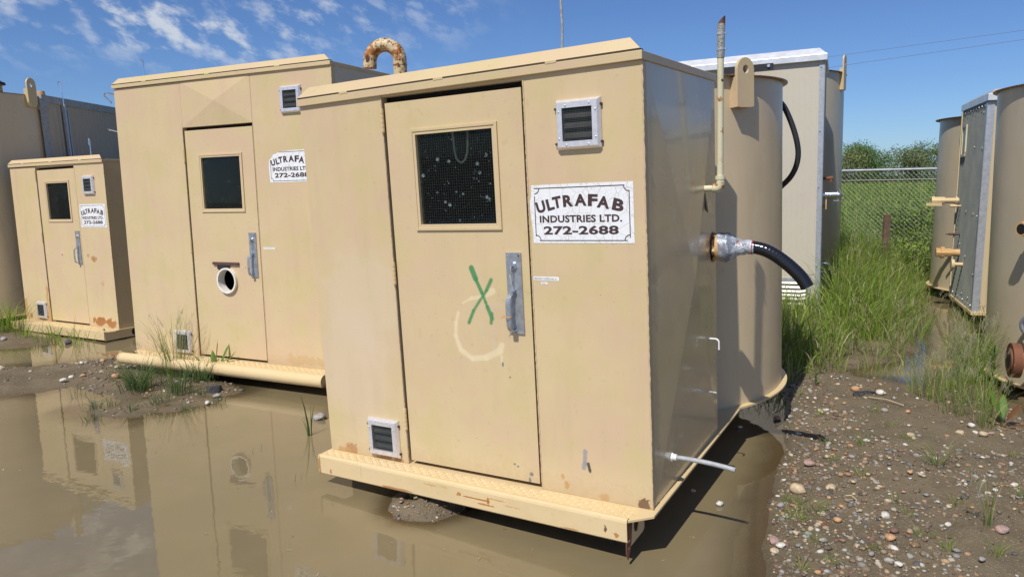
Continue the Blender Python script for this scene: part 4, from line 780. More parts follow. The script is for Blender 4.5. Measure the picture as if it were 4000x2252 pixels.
def vnoise(x, y, f, o=0):
    X = x*f+o*17.3; Y = y*f+o*9.1; i = np.floor(X).astype(int); j = np.floor(Y).astype(int); a = X-i; b = Y-j; a = a*a*(3-2*a); b = b*b*(3-2*b)
    g = lambda p, q: _g[p % 256, q % 256]
    return (g(i, j)*(1-a)+g(i+1, j)*a)*(1-b)+(g(i, j+1)*(1-a)+g(i+1, j+1)*a)*b
def fbm(x, y, f, o=0, n=4): return sum(vnoise(x, y, f*2**k, o+k)*.5**k for k in range(n))/sum(.5**k for k in range(n))
def height(x, y):
    P = np.c_[x, y]
    wob = (fbm(x, y, 2.2, 1)-.5)*.34+(fbm(x, y, 8, 2)-.5)*.16+(fbm(x, y, 26, 3, 2)-.5)*.06
    w1 = sdf(P, W1); w2 = sdf(P, W2); w3 = sdf(P, W3); i1 = sdf(P, I1); i2 = sdf(P, I2); i3 = sdf(P, I3)
    land = np.maximum.reduce([-w1+wob*.35, i1+wob*.8-.02, i2*1.6+wob*.2, i3+wob*.5-.03])
    land = np.minimum(land, np.minimum(-w2+wob*.5, -w3+wob*.4))
    up = np.clip(land, 0, None); dnn = np.clip(-land, 0, None)
    isl = np.where(i2 > -.3, .9, np.where((i1 > -.3) | (i3 > -.3), .5, 1.))
    h = .055*isl*(1-np.exp(-up/.25))+.05*isl*(1-np.exp(-up/1.6))-.14*(1-np.exp(-dnn/.55))
    h = h+(fbm(x, y, 5, 5, 5)-.5)*.070*np.clip(up*4+.12, 0, 1)+(fbm(x, y, 22, 6, 3)-.5)*.028*np.clip(up*5+.15, 0, 1)
    h = h+np.clip(i2+.05, 0, .14)*(.24+.9*(fbm(x, y, 14, 8, 3)-.5))
    far = np.hypot(x, y); rise = np.clip((y-8.5)/6, 0, 1)*np.clip(x-1.5, 0, 1)*.16
    h = h+np.where(land > 0, rise*np.clip(up, 0, 1), 0)+np.clip(far-14, 0, 90)*.0052*(land > 0)
    return h
def gz(x, y): return float(height(np.array([x]), np.array([y]))[0])
def axis(a, b, step, lo, hi):
    c = np.arange(a, b, step); r = [b]; s_ = step
    while r[-1] < hi: s_ *= 1.22; r.append(r[-1]+s_)
    l = [a]; s_ = step
    while l[-1] > lo: s_ *= 1.22; l.append(l[-1]-s_)
    return np.array(l[:0:-1]+list(c)+r)
gx = np.r_[axis(-9., 7.2, .045, -600, 600)]; gy = np.r_[axis(1.2, 12.5, .045, -60, 900)]
XX, YY = np.meshgrid(gx, gy); ZZ = height(XX.ravel(), YY.ravel())
def gridmesh(name, xs, ys, z, mat):
    nx, ny = len(xs), len(ys); X, Y = np.meshgrid(xs, ys); co = np.c_[X.ravel(), Y.ravel(), z]
    me = bpy.data.meshes.new(name); me.vertices.add(nx*ny); me.vertices.foreach_set('co', co.ravel())
    i = (np.arange(ny-1)[:, None]*nx+np.arange(nx-1)[None]).ravel(); q = np.c_[i, i+1, i+nx+1, i+nx].ravel()
    me.loops.add(len(q)); me.loops.foreach_set('vertex_index', q.astype(np.int32)); me.polygons.add(len(i)); me.polygons.foreach_set('loop_start', np.arange(0, len(q), 4, dtype=np.int32)); me.polygons.foreach_set('use_smooth', np.ones(len(i), bool)); me.update(calc_edges=True)
    me.materials.append(mat); o = bpy.data.objects.new(name, me); link(o); return o
n = NT('wet_gravelly_mud'); P = n.P; z = n.xyz()[2]; y_ = n.xyz()[1]
a_ = n.noise(2.2, 6, .65); b_ = n.noise(30, 5, .7); c = n.mix(n.map(a_, .35, .65), (.168, .130, .076), (.120, .092, .053)); c = n.mix(n.math('MULTIPLY', n.map(b_, .45, .7), .55), c, (.195, .152, .095))
v = n.t.nodes.new('ShaderNodeTexVoronoi'); v.inputs['Scale'].default_value = 75; n.link(P, v.inputs['Vector']); sepc = n.t.nodes.new('ShaderNodeSeparateColor'); n.link(v.outputs['Color'], sepc.inputs[0])
gm = n.math('MULTIPLY', n.map(v.outputs['Distance'], .42, .30), n.map(sepc.outputs[0], .55, .62)); c = n.mix(n.math('MULTIPLY', gm, .8), c, n.mix(sepc.outputs[1], (.36, .27, .17), (.22, .21, .20)))
wet = n.map(z, .030, -.004); c = n.mix(n.math('MULTIPLY', wet, .35), c, (.085, .062, .036))
grassy = n.map(n.math('ADD', y_, n.math('MULTIPLY', n.noise(.4, 3, .6), 5)), 16, 21); c = n.mix(grassy, c, n.mix(n.map(n.noise(3, 5, .7), .35, .65), (.055, .085, .018), (.10, .115, .035)))
n.bump(n.math('ADD', b_, n.math('MULTIPLY', gm, .5)), .012, .9); MUD = n.fin(c, n.map(wet, 0, 1, .85, .35, False), 0, .4)
go = gridmesh('ground', gx, gy, ZZ, MUD); go['kind'] = 'structure'
# muddy water: opaque silt where deep, clearing towards the shallows
n = NT('muddy_water'); wn1 = n.noise(.9, 4, .6); wn2 = n.noise(3.5, 5, .65, None, (1, 2.2, 1)); c = n.mix(n.map(wn1, .34, .66), (.225, .178, .098), (.195, .158, .088)); c = n.mix(n.math('MULTIPLY', n.map(wn2, .5, .72), .30), c, (.225, .160, .085))
n.fin(c, .6, 0, 0.); tr = n.t.nodes.new('ShaderNodeBsdfTransparent'); tr.inputs[0].default_value = (.72, .60, .42, 1); gl = n.t.nodes.new('ShaderNodeBsdfGlossy'); gl.inputs['Roughness'].default_value = .0; gl.inputs[0].default_value = (1, 1, 1, 1)
at = n.t.nodes.new('ShaderNodeAttribute'); at.attribute_name = 'depth'
m1 = n.t.nodes.new('ShaderNodeMixShader'); n.link(n.map(at.outputs['Fac'], .004, .060, .25, .96), m1.inputs[0]); n.link(tr.outputs[0], m1.inputs[1]); n.link(n.b.outputs[0], m1.inputs[2])
bp = n.t.nodes.new('ShaderNodeBump'); bp.inputs['Distance'].default_value = .0016; bp.inputs['Strength'].default_value = .40; wv = n.math('ADD', n.noise(5.5, 2, .5, None, (1, 1.6, 1)), n.math('MULTIPLY', n.noise(17, 2, .5), .22)); n.link(wv, bp.inputs['Height']); n.link(bp.outputs[0], gl.inputs['Normal'])
fr = n.t.nodes.new('ShaderNodeFresnel'); fr.inputs[0].default_value = 1.36; n.link(bp.outputs[0], fr.inputs['Normal'])
m2 = n.t.nodes.new('ShaderNodeMixShader'); n.link(n.math('MULTIPLY', fr.outputs[0], 1.25, True), m2.inputs[0]); n.link(m1.outputs[0], m2.inputs[1]); n.link(gl.outputs[0], m2.inputs[2]); n.link(m2.outputs[0], n.o.inputs[0]); WATER = n.m
wx = np.arange(-18, 9.01, .09); wy = np.arange(-5, 16.01, .09); WX, WY = np.meshgrid(wx, wy)
wo_ = gridmesh('water', wx, wy, np.zeros(WX.size), WATER); wo_['kind'] = 'structure'
dp = -height(WX.ravel(), WY.ravel()); at = wo_.data.attributes.new('depth', 'FLOAT', 'POINT'); at.data.foreach_set('value', np.clip(dp, 0, 1).astype(np.float32))

# ================================================================== scattered pebbles
def attr_mat(name, rough, var=None, trans=0.):
    n = NT(name); a = n.t.nodes.new('ShaderNodeAttribute'); a.attribute_name = 'tint'; c = a.outputs['Color']
    if var: c = n.mix(n.math('MULTIPLY', n.map(n.noise(var, 4, .6), .35, .7), .35), c, (.10, .08, .06))
    n.fin(c, rough, 0, .35)
    if trans:
        t = n.t.nodes.new('ShaderNodeBsdfTranslucent'); n.link(c, t.inputs[0]); m = n.t.nodes.new('ShaderNodeMixShader'); m.inputs[0].default_value = trans; n.link(n.b.outputs[0], m.inputs[1]); n.link(t.outputs[0], m.inputs[2]); n.link(m.outputs[0], n.o.inputs[0])
    return n.m
def npmesh(name, V, Fa, tint, mat, smooth=False):
    me = bpy.data.meshes.new(name); me.vertices.add(len(V)); me.vertices.foreach_set('co', V.astype(np.float32).ravel()); k = Fa.shape[1]
    me.loops.add(Fa.size); me.loops.foreach_set('vertex_index', Fa.astype(np.int32).ravel()); me.polygons.add(len(Fa)); me.polygons.foreach_set('loop_start', np.arange(0, Fa.size, k, dtype=np.int32))
    if smooth: me.polygons.foreach_set('use_smooth', np.ones(len(Fa), bool))
    me.update(calc_edges=True)
    if tint is not None:
        a = me.attributes.new('tint', 'FLOAT_COLOR', 'POINT'); a.data.foreach_set('color', np.c_[tint, np.ones(len(tint))].astype(np.float32).ravel())
    me.materials.append(mat); o = bpy.data.objects.new(name, me); link(o); return o
ph = (1+5**.5)/2
ICO = np.array([(-1, ph, 0), (1, ph, 0), (-1, -ph, 0), (1, -ph, 0), (0, -1, ph), (0, 1, ph), (0, -1, -ph), (0, 1, -ph), (ph, 0, -1), (ph, 0, 1), (-ph, 0, -1), (-ph, 0, 1)])/math.hypot(1, ph)
ICF = np.array([(0, 11, 5), (0, 5, 1), (0, 1, 7), (0, 7, 10), (0, 10, 11), (1, 5, 9), (5, 11, 4), (11, 10, 2), (10, 7, 6), (7, 1, 8), (3, 9, 4), (3, 4, 2), (3, 2, 6), (3, 6, 8), (3, 8, 9), (4, 9, 5), (2, 4, 11), (6, 2, 10), (8, 6, 7), (9, 8, 1)])
PAL = np.array([(.56, .45, .31), (.62, .53, .40), (.40, .24, .13), (.48, .30, .17), (.27, .255, .23), (.38, .36, .33), (.14, .125, .12), (.55, .52, .46), (.26, .14, .11), (.33, .25, .17), (.24, .18, .13), (.24, .18, .13), (.22, .165, .11), (.30, .23, .15)])
def pebbles(name, xy, size, palette=PAL):
    N_ = len(xy); z = height(xy[:, 0], xy[:, 1]); V = ICO[None]*(1+rng.normal(0, .14, (N_, 12, 1))); sc_ = np.c_[rng.uniform(.8, 1.35, N_), rng.uniform(.65, 1.1, N_), rng.uniform(.35, .75, N_)]*size[:, None]
    V = V*sc_[:, None]; a = rng.uniform(0, 6.28, N_); ca, sa = np.cos(a), np.sin(a); X = V[:, :, 0]*ca[:, None]-V[:, :, 1]*sa[:, None]; Y = V[:, :, 0]*sa[:, None]+V[:, :, 1]*ca[:, None]
    Z = V[:, :, 2]+z[:, None]+size[:, None]*.12; VV = np.stack([X+xy[:, 0:1], Y+xy[:, 1:2], Z], 2).reshape(-1, 3); Fa = (ICF[None]+12*np.arange(N_)[:, None, None]).reshape(-1, 3)
    t = palette[rng.integers(0, len(palette), N_)]*rng.uniform(.55, 1.02, (N_, 1)); t = np.repeat(t, 12, 0)
    return npmesh(name, VV, Fa, t, PEB)
PEB = attr_mat('pebble_stone', .75, 60)
def sample(n_, box, keep):
    P = np.c_[rng.uniform(box[0], box[1], n_*6), rng.uniform(box[2], box[3], n_*6)]; P = P[keep(P)]; return P[:n_]
def onland(P, lo=.004): return height(P[:, 0], P[:, 1]) > lo
def bankk(P):
    d = np.hypot(P[:, 0], P[:, 1]); cl = fbm(P[:, 0], P[:, 1], 1.6, 11, 3); edge = np.exp(-np.abs(sdf(P, W1)+.25)/.30)
    return onland(P) & (d > 1.6) & (rng.random(len(P)) < np.clip(.06+.75*np.clip((cl-.49)*6, 0, 1)+.65*edge, 0, 1)*np.clip(3.2/d, .25, 1)**1.2)
xy = sample(12000, (1.0, 5.6, 1.7, 6.9), bankk); o = pebbles('gravel', xy, np.clip(rng.lognormal(-5.15, .62, len(xy)), .0020, .022)); o['kind'] = 'stuff'
def islk(P): return onland(P, -.004) & (sdf(P, I1) > -.25) & (rng.random(len(P)) < np.clip((fbm(P[:, 0], P[:, 1], 2.5, 21, 3)-.38)*4, .08, 1))
xy = sample(2600, (-8.5, -1.8, 5.2, 8.6), islk); o = pebbles('island_gravel', xy, np.clip(rng.lognormal(-4.75, .45, len(xy)), .003, .028)); o['kind'] = 'stuff'
xy = sample(420, (-.85, .1, 3.0, 4.0), lambda P: onland(P, -.008) & (sdf(P, I2) > -.06)); o = pebbles('mound_gravel', xy, np.clip(rng.lognormal(-5.4, .55, len(xy)), .002, .013)); o['kind'] = 'stuff'
# larger stones, each its own object; meshes shared per shape
shapes = []
import bmesh
for k in range(6):
    bm = bmesh.new(); bmesh.ops.create_icosphere(bm, subdivisions=2, radius=1)
    ax = [Vector((random.gauss(0, 1), random.gauss(0, 1), random.gauss(0, 1))).normalized() for _ in range(7)]; lim = [random.uniform(.55, .85) for _ in ax]
    for v in bm.verts:
        for a, l in zip(ax, lim):
            d = v.co.dot(a)
            if d > l: v.co -= a*(d-l)*.85
        v.co *= 1+random.uniform(-.03, .03); v.co.z *= .62
    me = bpy.data.meshes.new('stone'); bm.to_mesh(me); bm.free(); me.polygons.foreach_set('use_smooth', [True]*len(me.polygons)); shapes.append(me)
def stonemat(nm, col, var=.22):
    n = NT(nm); c = n.mix(n.map(n.noise(2.4, 5, .65), .35, .65), tuple(x*(1-var) for x in col), tuple(min(.9, x*(1+var)) for x in col)); c = n.mix(n.math('MULTIPLY', n.map(n.noise(9, 4, .7), .55, .7), .5), c, (.16, .12, .08)); n.bump(n.noise(7, 5, .7), .0015, .8); return n.fin(c, .7)
kinds = {'tan': ('tan_stone', (.50, .39, .25)), 'orange': ('orange_stone', (.50, .29, .15)), 'grey': ('grey_stone', (.31, .29, .27)), 'white': ('pale_stone', (.60, .56, .49)), 'dark': ('dark_stone', (.10, .095, .10)), 'red': ('reddish_stone', (.38, .25, .21))}
smesh = {}
for kname, (mn, col) in kinds.items():
    m = stonemat(mn, col)
    for i, s_ in enumerate(shapes):
        c_ = s_.copy(); c_.materials.append(m); smesh[kname, i] = c_
def stone(x, y, s_, kname, label=None, zs=1., sink=.14, group=True, z=None, rot=None):
    o = bpy.data.objects.new('stone', smesh[kname, random.randrange(6)]); link(o); z0 = max(gz(x, y), .002 if s_ > .0215 or label else -.02) if z is None else z; s_ = s_*(1.02 if label else 1.)
    o.location = (x, y, z0+s_*.62*zs*(1-sink*2)*.8); o.scale = (s_*random.uniform(.9, 1.25), s_*random.uniform(.75, 1.), s_*zs); o.rotation_euler = (random.uniform(-.15, .15), random.uniform(-.15, .15), random.uniform(0, 6.28) if rot is None else rot)
    cl = {'tan': 'tan', 'orange': 'orange brown', 'grey': 'grey', 'white': 'pale whitish', 'dark': 'dark', 'red': 'reddish'}[kname]
    tag(o, label or f'small {cl} stone lying loose on the muddy gravel bank', 'stone', None if label else f'small {cl} stones on the gravel bank'); return o
for (px, py, s_, kn, lb) in [
    (3118, 1935, .056, 'tan', 'large rounded brown boulder with crackled skin beside grass tufts on the shore'), (3435, 1580, .040, 'white', 'white half buried stone at the edge of the small puddle'), (3340, 1552, .042, 'orange', 'flat orange stone on black rubbish by the small puddle'),
    (2810, 1972, .028, 'white', 'pale stone alone in the water beside the front shed'), (3035, 1637, .030, 'orange', 'rounded orange stone in the water below the front tank'), (3086, 1633, .022, 'grey', 'flat grey stone at the waterline near the front tank'),
    (3022, 2130, .036, 'red', 'largest pinkish stone at the waterline, lower right'), (3452, 1640, .028, 'grey', 'two toned grey stone leaning near the brown root clump'), (3555, 1745, .028, 'tan', 'cream flat stone with a grey stain in the middle of the bank'), (3790, 1698, .030, 'white', 'white stone with dark top below the reeds'),
    (3748, 1735, .034, 'tan', 'smooth oval tan stone sunk in wet mud'), (3808, 1722, .022, 'white', 'small angular white stone right of the oval tan one'), (3245, 1938, .032, 'tan', 'yellowish pitted stone right of the large boulder'), (3268, 2064, .024, 'orange', 'bright orange brown stone in the lower bank'),
    (3160, 1842, .036, 'red', 'pink speckled stone on top of the shore ridge'), (3455, 2072, .030, 'white', 'whitish crumbly stone in the lower middle of the bank'), (3472, 2162, .030, 'orange', 'long orange stone near the bottom of the bank'), (3910, 2140, .036, 'red', 'dark red flat stone near the lower right corner'), (3955, 1952, .026, 'white', 'white split stone at the right edge of the bank'),
    (3025, 2170, .026, 'tan', 'tan angular stone below the pinkish one'), (3048, 2155, .022, 'white', 'upright pale stone beside the tan angular one'), (3155, 1820, .024, 'grey', 'grey flaky stone above the pink speckled one'), (3050, 1990, .026, 'grey', 'grey stone left of the boulder at the waterline'), (3840, 1740, .034, 'tan', 'flat pale slab right of the small white stone'),
    (1247, 1636, .050, 'grey', 'grey stone poking out of the water left of the front shed'), (812, 1578, .030, 'white', 'pale stone in the shallows beside the dark lump'), (1690, 1988, .016, 'white', 'small white stone on the mud mound below the skid'), (1541, 1991, .016, 'grey', 'grey stone at the left tip of the mud mound'),
    (15, 1338, .05, 'grey', 'grey stone among grass at the left edge'), (265, 1342, .055, 'dark', 'dark stone sticking out of water by the far shed'), (2755, 1575+137, .02, 'white', 'pale stone in the shade edge beside the skid'), (2890, 1672, .020, 'white', 'small white stone in shallow water near the tank'), (2706, 1920, .018, 'tan', 'flat tan stone in the shadow edge of the front shed'),
    (455, 1490, .045, 'orange', 'orange stone on the left mud island'), (250, 1497, .04, 'white', 'pale stone on the far left of the island')]:
    x, y = gp(px, py); stone(x, y, s_, kn, lb)
allxy = sample(230, (1.15, 5.2, 1.9, 6.6), lambda P: onland(P) & (rng.random(len(P)) < np.clip(.25+.9*np.exp(-np.abs(sdf(P, W1)+.3)/.35), 0, 1)))
for x, y in allxy: stone(float(x), float(y), random.uniform(.010, .021), random.choices(list(kinds), [5, 3, 4, 4, 1.5, 2])[0])
islxy = sample(45, (-8.2, -2.2, 5.4, 8.4), islk)
for x, y in islxy:
    kn = random.choices(['tan', 'orange', 'grey', 'white'], [3, 2, 3, 4])[0]; cl = {'tan': 'tan', 'orange': 'orange brown', 'grey': 'grey', 'white': 'pale whitish'}[kn]
    o = stone(float(x), float(y), random.uniform(.018, .036), kn); o['label'] = f'{cl} stone on the mud island left of the front shed'; o['group'] = f'{cl} stones on the mud island'
# dark lump of asphalt with a rusty underside
b = MB(); x, y = gp(838, 1535); b.add([(-.13, -.05, .02), (.0, -.09, .0), (.10, -.04, .02), (.13, .06, .03), (-.05, .09, .02), (-.15, .03, .11), (-.02, -.05, .13), (.12, -.02, .14), (.10, .07, .12), (-.06, .08, .11)], [(0, 1, 6, 5), (1, 2, 7, 6), (2, 3, 8, 7), (3, 4, 9, 8), (4, 0, 5, 9), (5, 6, 7, 8, 9), (4, 3, 2, 1, 0)])
o = b.build('asphalt_lump', simple('asphalt_lump', (.05, .05, .055), .7, 0, .4, 14, .02), bevel=.008); o.location = (x, y, gz(x, y)-.01); o.scale = (.52,)*3; tag(o, 'dark wedge of asphalt lying at the right tip of the mud island', 'rubble')
b = MB(); x, y = gp(3375, 1572); b.add([(-.10, -.03, .0), (.05, -.06, .0), (.14, .0, .0), (.06, .05, .0), (-.08, .04, .0), (-.09, -.01, .025), (.03, -.03, .035), (.11, .01, .02), (.04, .03, .025), (-.06, .03, .02)], [(0, 1, 6, 5), (1, 2, 7, 6), (2, 3, 8, 7), (3, 4, 9, 8), (4, 0, 5, 9), (5, 6, 7, 8, 9)])
o = b.build('black_scrap', simple('black_scrap', (.015, .015, .016), .5, 0, .4, 20, .01), bevel=.004); o.location = (x, y, gz(x, y)-.004); tag(o, 'black scrap of rubber under the flat orange stone', 'rubbish')

# ================================================================== grass
GRASS = attr_mat('grass_blade', .5, None, .45)
def blades(name, xy, h, w, lean, cols, curl=1.0, z=None, az=None, tipw=.15):
    N_ = len(xy); z0 = height(xy[:, 0], xy[:, 1]) if z is None else z; a = rng.uniform(0, 6.28, N_) if az is None else az; ln = lean*h; f = rng.uniform(0, 6.28, N_)
    T = np.array([0, .35, .7, 1.]); wd = np.array([.8, 1., .7, tipw]); V = np.zeros((N_, 8, 3))
    for i, t in enumerate(T):
        bx = xy[:, 0]+np.cos(a)*ln*t**(1+curl); by = xy[:, 1]+np.sin(a)*ln*t**(1+curl); bz = z0-.01+h*t*(1-.35*lean*t*t)
        for s_ in (0, 1):
            k = (s_*2-1)*w*wd[i]*.5; V[:, i*2+s_, 0] = bx+np.cos(f)*k; V[:, i*2+s_, 1] = by+np.sin(f)*k; V[:, i*2+s_, 2] = bz
    q = np.array([(0, 1, 3, 2), (2, 3, 5, 4), (4, 5, 7, 6)]); Fa = (q[None]+8*np.arange(N_)[:, None, None]).reshape(-1, 4)
    shade = np.array([.75, .75, .95, .95, 1.05, 1.05, 1.15, 1.15])[None, :, None]*0+1.; c = np.repeat(cols[:, None], 8, 1)*shade
    return V.reshape(-1, 3), Fa, c.reshape(-1, 3)
def gcols(n_, kind='lush'):
    base = {'lush': np.array([(.22, .34, .04), (.29, .40, .065), (.17, .28, .04), (.36, .42, .11), (.44, .41, .20)]), 'dry': np.array([(.26, .33, .09), (.40, .36, .17), (.46, .39, .23), (.17, .26, .05)]), 'blue': np.array([(.10, .17, .055), (.13, .20, .07), (.17, .22, .08)])}[kind]
    p = {5: [.34, .26, .2, .13, .07], 4: [.35, .25, .15, .25], 3: [.4, .4, .2]}[len(base)]
    return base[rng.choice(len(base), n_, p=p)]*rng.uniform(.75, 1.2, (n_, 1))
def join(parts):
    V, F_, C = [], [], []; k = 0
    for v, f, c in parts: V.append(v); F_.append(f+k); C.append(c); k += len(v)
    return np.concatenate(V), np.concatenate(F_), np.concatenate(C)
tall = poly_px([(3035, 1480), (3110, 1500), (3210, 1482), (3300, 1440), (3390, 1392), (3480, 1365), (3560, 1320), (3600, 1240), (3620, 1170), (3680, 1110), (3740, 1085)]); tall = np.vstack([tall, [(9.0, 12.2), (13, 12.0), (13, 15.5), (1.0, 15.5), (1.2, 8.2), (2.3, 6.9)]])
def avoid(P):
    # keep grass out of the sheds and tanks
    q = np.ones(len(P), bool)
    for u_, (x0, x1, y0, y1) in ((UG, (-.1, 2.9, -.08, 3.3)), (UI, (-.1, 2.5, -.1, 3.7)), (UA, (0, 2.2, 0, 3.4)), (UE, (-1.15, 1.2, -1.1, 1.1))):
        m = u_.matrix_world.inverted(); X = m[0][0]*P[:, 0]+m[0][1]*P[:, 1]+m[0][3]; Y = m[1][0]*P[:, 0]+m[1][1]*P[:, 1]+m[1][3]; q &= ~((X > x0) & (X < x1) & (Y > y0) & (Y < y1))
    return q
def tk(P):
    d = sdf(P, tall)+(fbm(P[:, 0], P[:, 1], 3, 31, 3)-.5)*.5
    return (d > 0) & avoid(P) & (rng.random(len(P)) < np.clip(.35+d*1.5, 0, 1)*np.clip((fbm(P[:, 0], P[:, 1], 1.4, 33, 3)-.25)*3, .35, 1))
parts = []
xy = sample(27000, (1.0, 13, 6.0, 14.5), tk); d = sdf(xy, tall); h = rng.uniform(.28, .85, len(xy))*np.clip(.34+d*.75, .30, 1)*(.55+.9*fbm(xy[:, 0], xy[:, 1], 1.9, 41, 3))
mG = UG.matrix_world.inverted(); gX = mG[0][0]*xy[:, 0]+mG[0][1]*xy[:, 1]+mG[0][3]; gY = mG[1][0]*xy[:, 0]+mG[1][1]*xy[:, 1]+mG[1][3]; h = h*np.where((gX > 1.2) & (gX < 2.95) & (gY < 0) & (gY > -2.2), .50, 1.)*np.clip(1.25-(xy[:, 1]-7)*.05, .8, 1.2); dry = np.clip(.50-d*.7, .14, .6)
cl_ = np.where((rng.random(len(xy)) < dry)[:, None], gcols(len(xy), 'dry'), gcols(len(xy)))
parts.append(blades('g', xy, h, rng.choice([.0045, .007, .013], len(xy), p=[.40, .34, .26])*rng.uniform(.8, 1.2, len(xy)), rng.uniform(.05, .9, len(xy)), cl_))
hx = xy[:2600]+rng.normal(0, .05, (2600, 2)); hz0 = height(hx[:, 0], hx[:, 1])+h[:2600]*rng.uniform(.75, .95, 2600); parts.append(blades('g', hx, rng.uniform(.05, .11, 2600), rng.uniform(.006, .012, 2600), rng.uniform(.2, .8, 2600), np.tile((.50, .46, .28), (2600, 1))*rng.uniform(.75, 1.15, (2600, 1)), z=hz0))
xy = xy[:9000]; parts.append(blades('g', xy+rng.normal(0, .03, xy.shape), rng.uniform(.1, .3, len(xy)), rng.uniform(.004, .009, len(xy)), rng.uniform(.3, 1., len(xy)), gcols(len(xy), 'dry')))
V_, F_, C_ = join(parts); o = npmesh('tall_grass', V_, F_, C_, GRASS); o['kind'] = 'stuff'
# field beyond the fence, blades growing with distance
parts = []; N_ = 46000; ang = rng.uniform(R_(17), R_(42), N_); dist = 15+(rng.random(N_)**1.6)*75; xy = np.c_[np.sin(ang)*dist, np.cos(ang)*dist]; k = xy[:, 1] > 13.8; xy = xy[k]; dist = dist[k]
parts.append(blades('g', xy, rng.uniform(.25, .55, len(xy))*np.clip(dist/40, .8, 1.3), rng.uniform(.006, .012, len(xy))*np.clip(dist/12, 1, 8), rng.uniform(.1, .8, len(xy)), gcols(len(xy))*rng.uniform(.7, 1.35, (len(xy), 1))*np.array([1.05, 1.0, 1.0])))
V_, F_, C_ = join(parts); o = npmesh('meadow_grass', V_, F_, C_, GRASS); o['kind'] = 'stuff'
# tufts, each a plant of its own
def tuft(x, y, n_, h, spread, kind='lush', w=.004, lean=(.1, .7), name='grass_tuft', heads=0, z=None):
    r = rng.normal(0, spread, (n_, 2)); P = np.c_[x+r[:, 0], y+r[:, 1]]; az = np.arctan2(r[:, 1], r[:, 0])+rng.normal(0, .5, n_); zz = np.full(n_, gz(x, y) if z is None else z)
    hh = h*rng.uniform(.45, 1.05, n_); parts = [blades(name, P, hh, np.full(n_, w)*rng.uniform(.6, 1.2, n_), rng.uniform(lean[0], lean[1], n_), gcols(n_, kind), z=zz, az=az)]
    if heads:
        k = rng.integers(0, n_, heads)
        for i in k:
            # feathery seed head: many fine bristles near the blade tip
            ln = .25; tx, ty, tz = P[i, 0]+math.cos(az[i])*ln*hh[i]*.5, P[i, 1]+math.sin(az[i])*ln*hh[i]*.5, zz[i]+hh[i]*.86
            m = 16; pz = tz+rng.uniform(0, .10, m); q = np.c_[tx+rng.normal(0, .004, m)+math.cos(az[i])*(pz-tz)*.6, ty+rng.normal(0, .004, m)+math.sin(az[i])*(pz-tz)*.6]
            parts.append(blades(name, q, rng.uniform(.03, .075, m), np.full(m, .0022), rng.uniform(.3, .9, m), np.tile((.46, .44, .28), (m, 1))*rng.uniform(.8, 1.2, (m, 1)), z=pz))
    V, F2, C = join(parts); V = V-np.array([x, y, 0]); o = npmesh(name, V, F2, C, GRASS); o.location = (x, y, 0); return o
def T(px, py, n_, h, sp, label, group=None, cat='grass', **k):
    x, y = gp(px, py); o = tuft(x, y, n_, h, sp, **k); tag(o, label, cat, group); return o
T(545, 1528, 230, .34, .055, 'dense green grass tuft fanning out on the mud island', kind='blue', w=.006, lean=(.2, 1.0))
T(690, 1470, 120, .72, .06, 'tall thin seeding grass in front of the pipe skid', kind='dry', w=.004, lean=(.1, .5), heads=14)
T(690, 1545, 90, .30, .06, 'short grass tuft below the tall seeding grass', kind='blue', w=.006)
T(785, 1500, 130, .30, .06, 'green grass clump left of the broad leaved weed', kind='blue', w=.006, lean=(.1, .7))
T(600, 1440, 60, .34, .08, 'thin purple tinged grass at the left end of the pipe skid', kind='dry', w=.004, heads=8)
T(890, 1455, 40, .16, .05, 'low grass under the pipe skid right of the weed', kind='blue', w=.005)
for i, (px, py, n_, h) in enumerate([(375, 1590, 26, .16), (425, 1583, 22, .14), (360, 1640, 30, .14), (510, 1615, 22, .12), (640, 1575, 30, .14), (780, 1545, 26, .13), (300, 1545, 14, .2), (730, 1600, 24, .12), (600, 1590, 20, .12), (850, 1570, 16, .1)]):
    T(px, py, n_, h, .035, 'sparse little grass sprig in the mud of the island', 'sprigs on the mud island', kind='blue', w=.005)
FARL = ['tall grass at the left edge beside the big tank', 'tallest grass left of the small far shed', 'grass at the left corner of the small far shed', 'grass before the middle of the far shed step', 'grass before the left part of the far shed step', 'grass before the left vent of the far shed', 'grass right of the far shed vent, in the water', 'single reeds left of the dark stone', 'single reeds right of the dark stone', 'grass beyond the left edge']
for i, (px, py, n_, h) in enumerate([(15, 1300, 60, .5), (60, 1290, 60, .55), (100, 1325, 40, .25), (215, 1310, 45, .22), (170, 1335, 30, .2), (240, 1330, 30, .2), (310, 1315, 35, .22), (280, 1350, 16, .45), (330, 1345, 14, .4), (-60, 1310, 60, .5)]):
    T(px, py, n_, h, .07, FARL[i], 'grass in the far puddle', kind='lush', w=.008)
T(1625, 1965, 26, .11, .012, 'small green grass sprig on the mud mound below the skid', kind='lush', w=.003)
T(3110, 2045, 60, .085, .03, 'low green tuft below the crackled boulder', kind='lush', w=.0032, lean=(.3, 1.1)); T(3170, 2010, 80, .075, .04, 'spreading green tuft right of the crackled boulder', kind='lush', w=.003, lean=(.3, 1.2)); T(3080, 1975, 40, .08, .02, 'tuft between boulder and waterline', kind='lush', w=.003, lean=(.2, 1.))
T(3660, 1860, 46, .26, .018, 'splayed bunch of long pale grass blades in the middle of the bank', kind='dry', w=.0034, lean=(.5, 1.2)); T(3850, 2120, 34, .30, .012, 'upright pale grass stalks near the lower right', kind='dry', w=.0032, lean=(.02, .25), heads=3); T(3420, 1650, 26, .10, .02, 'brown root clump with a few blades near the small puddle', kind='dry', w=.003)
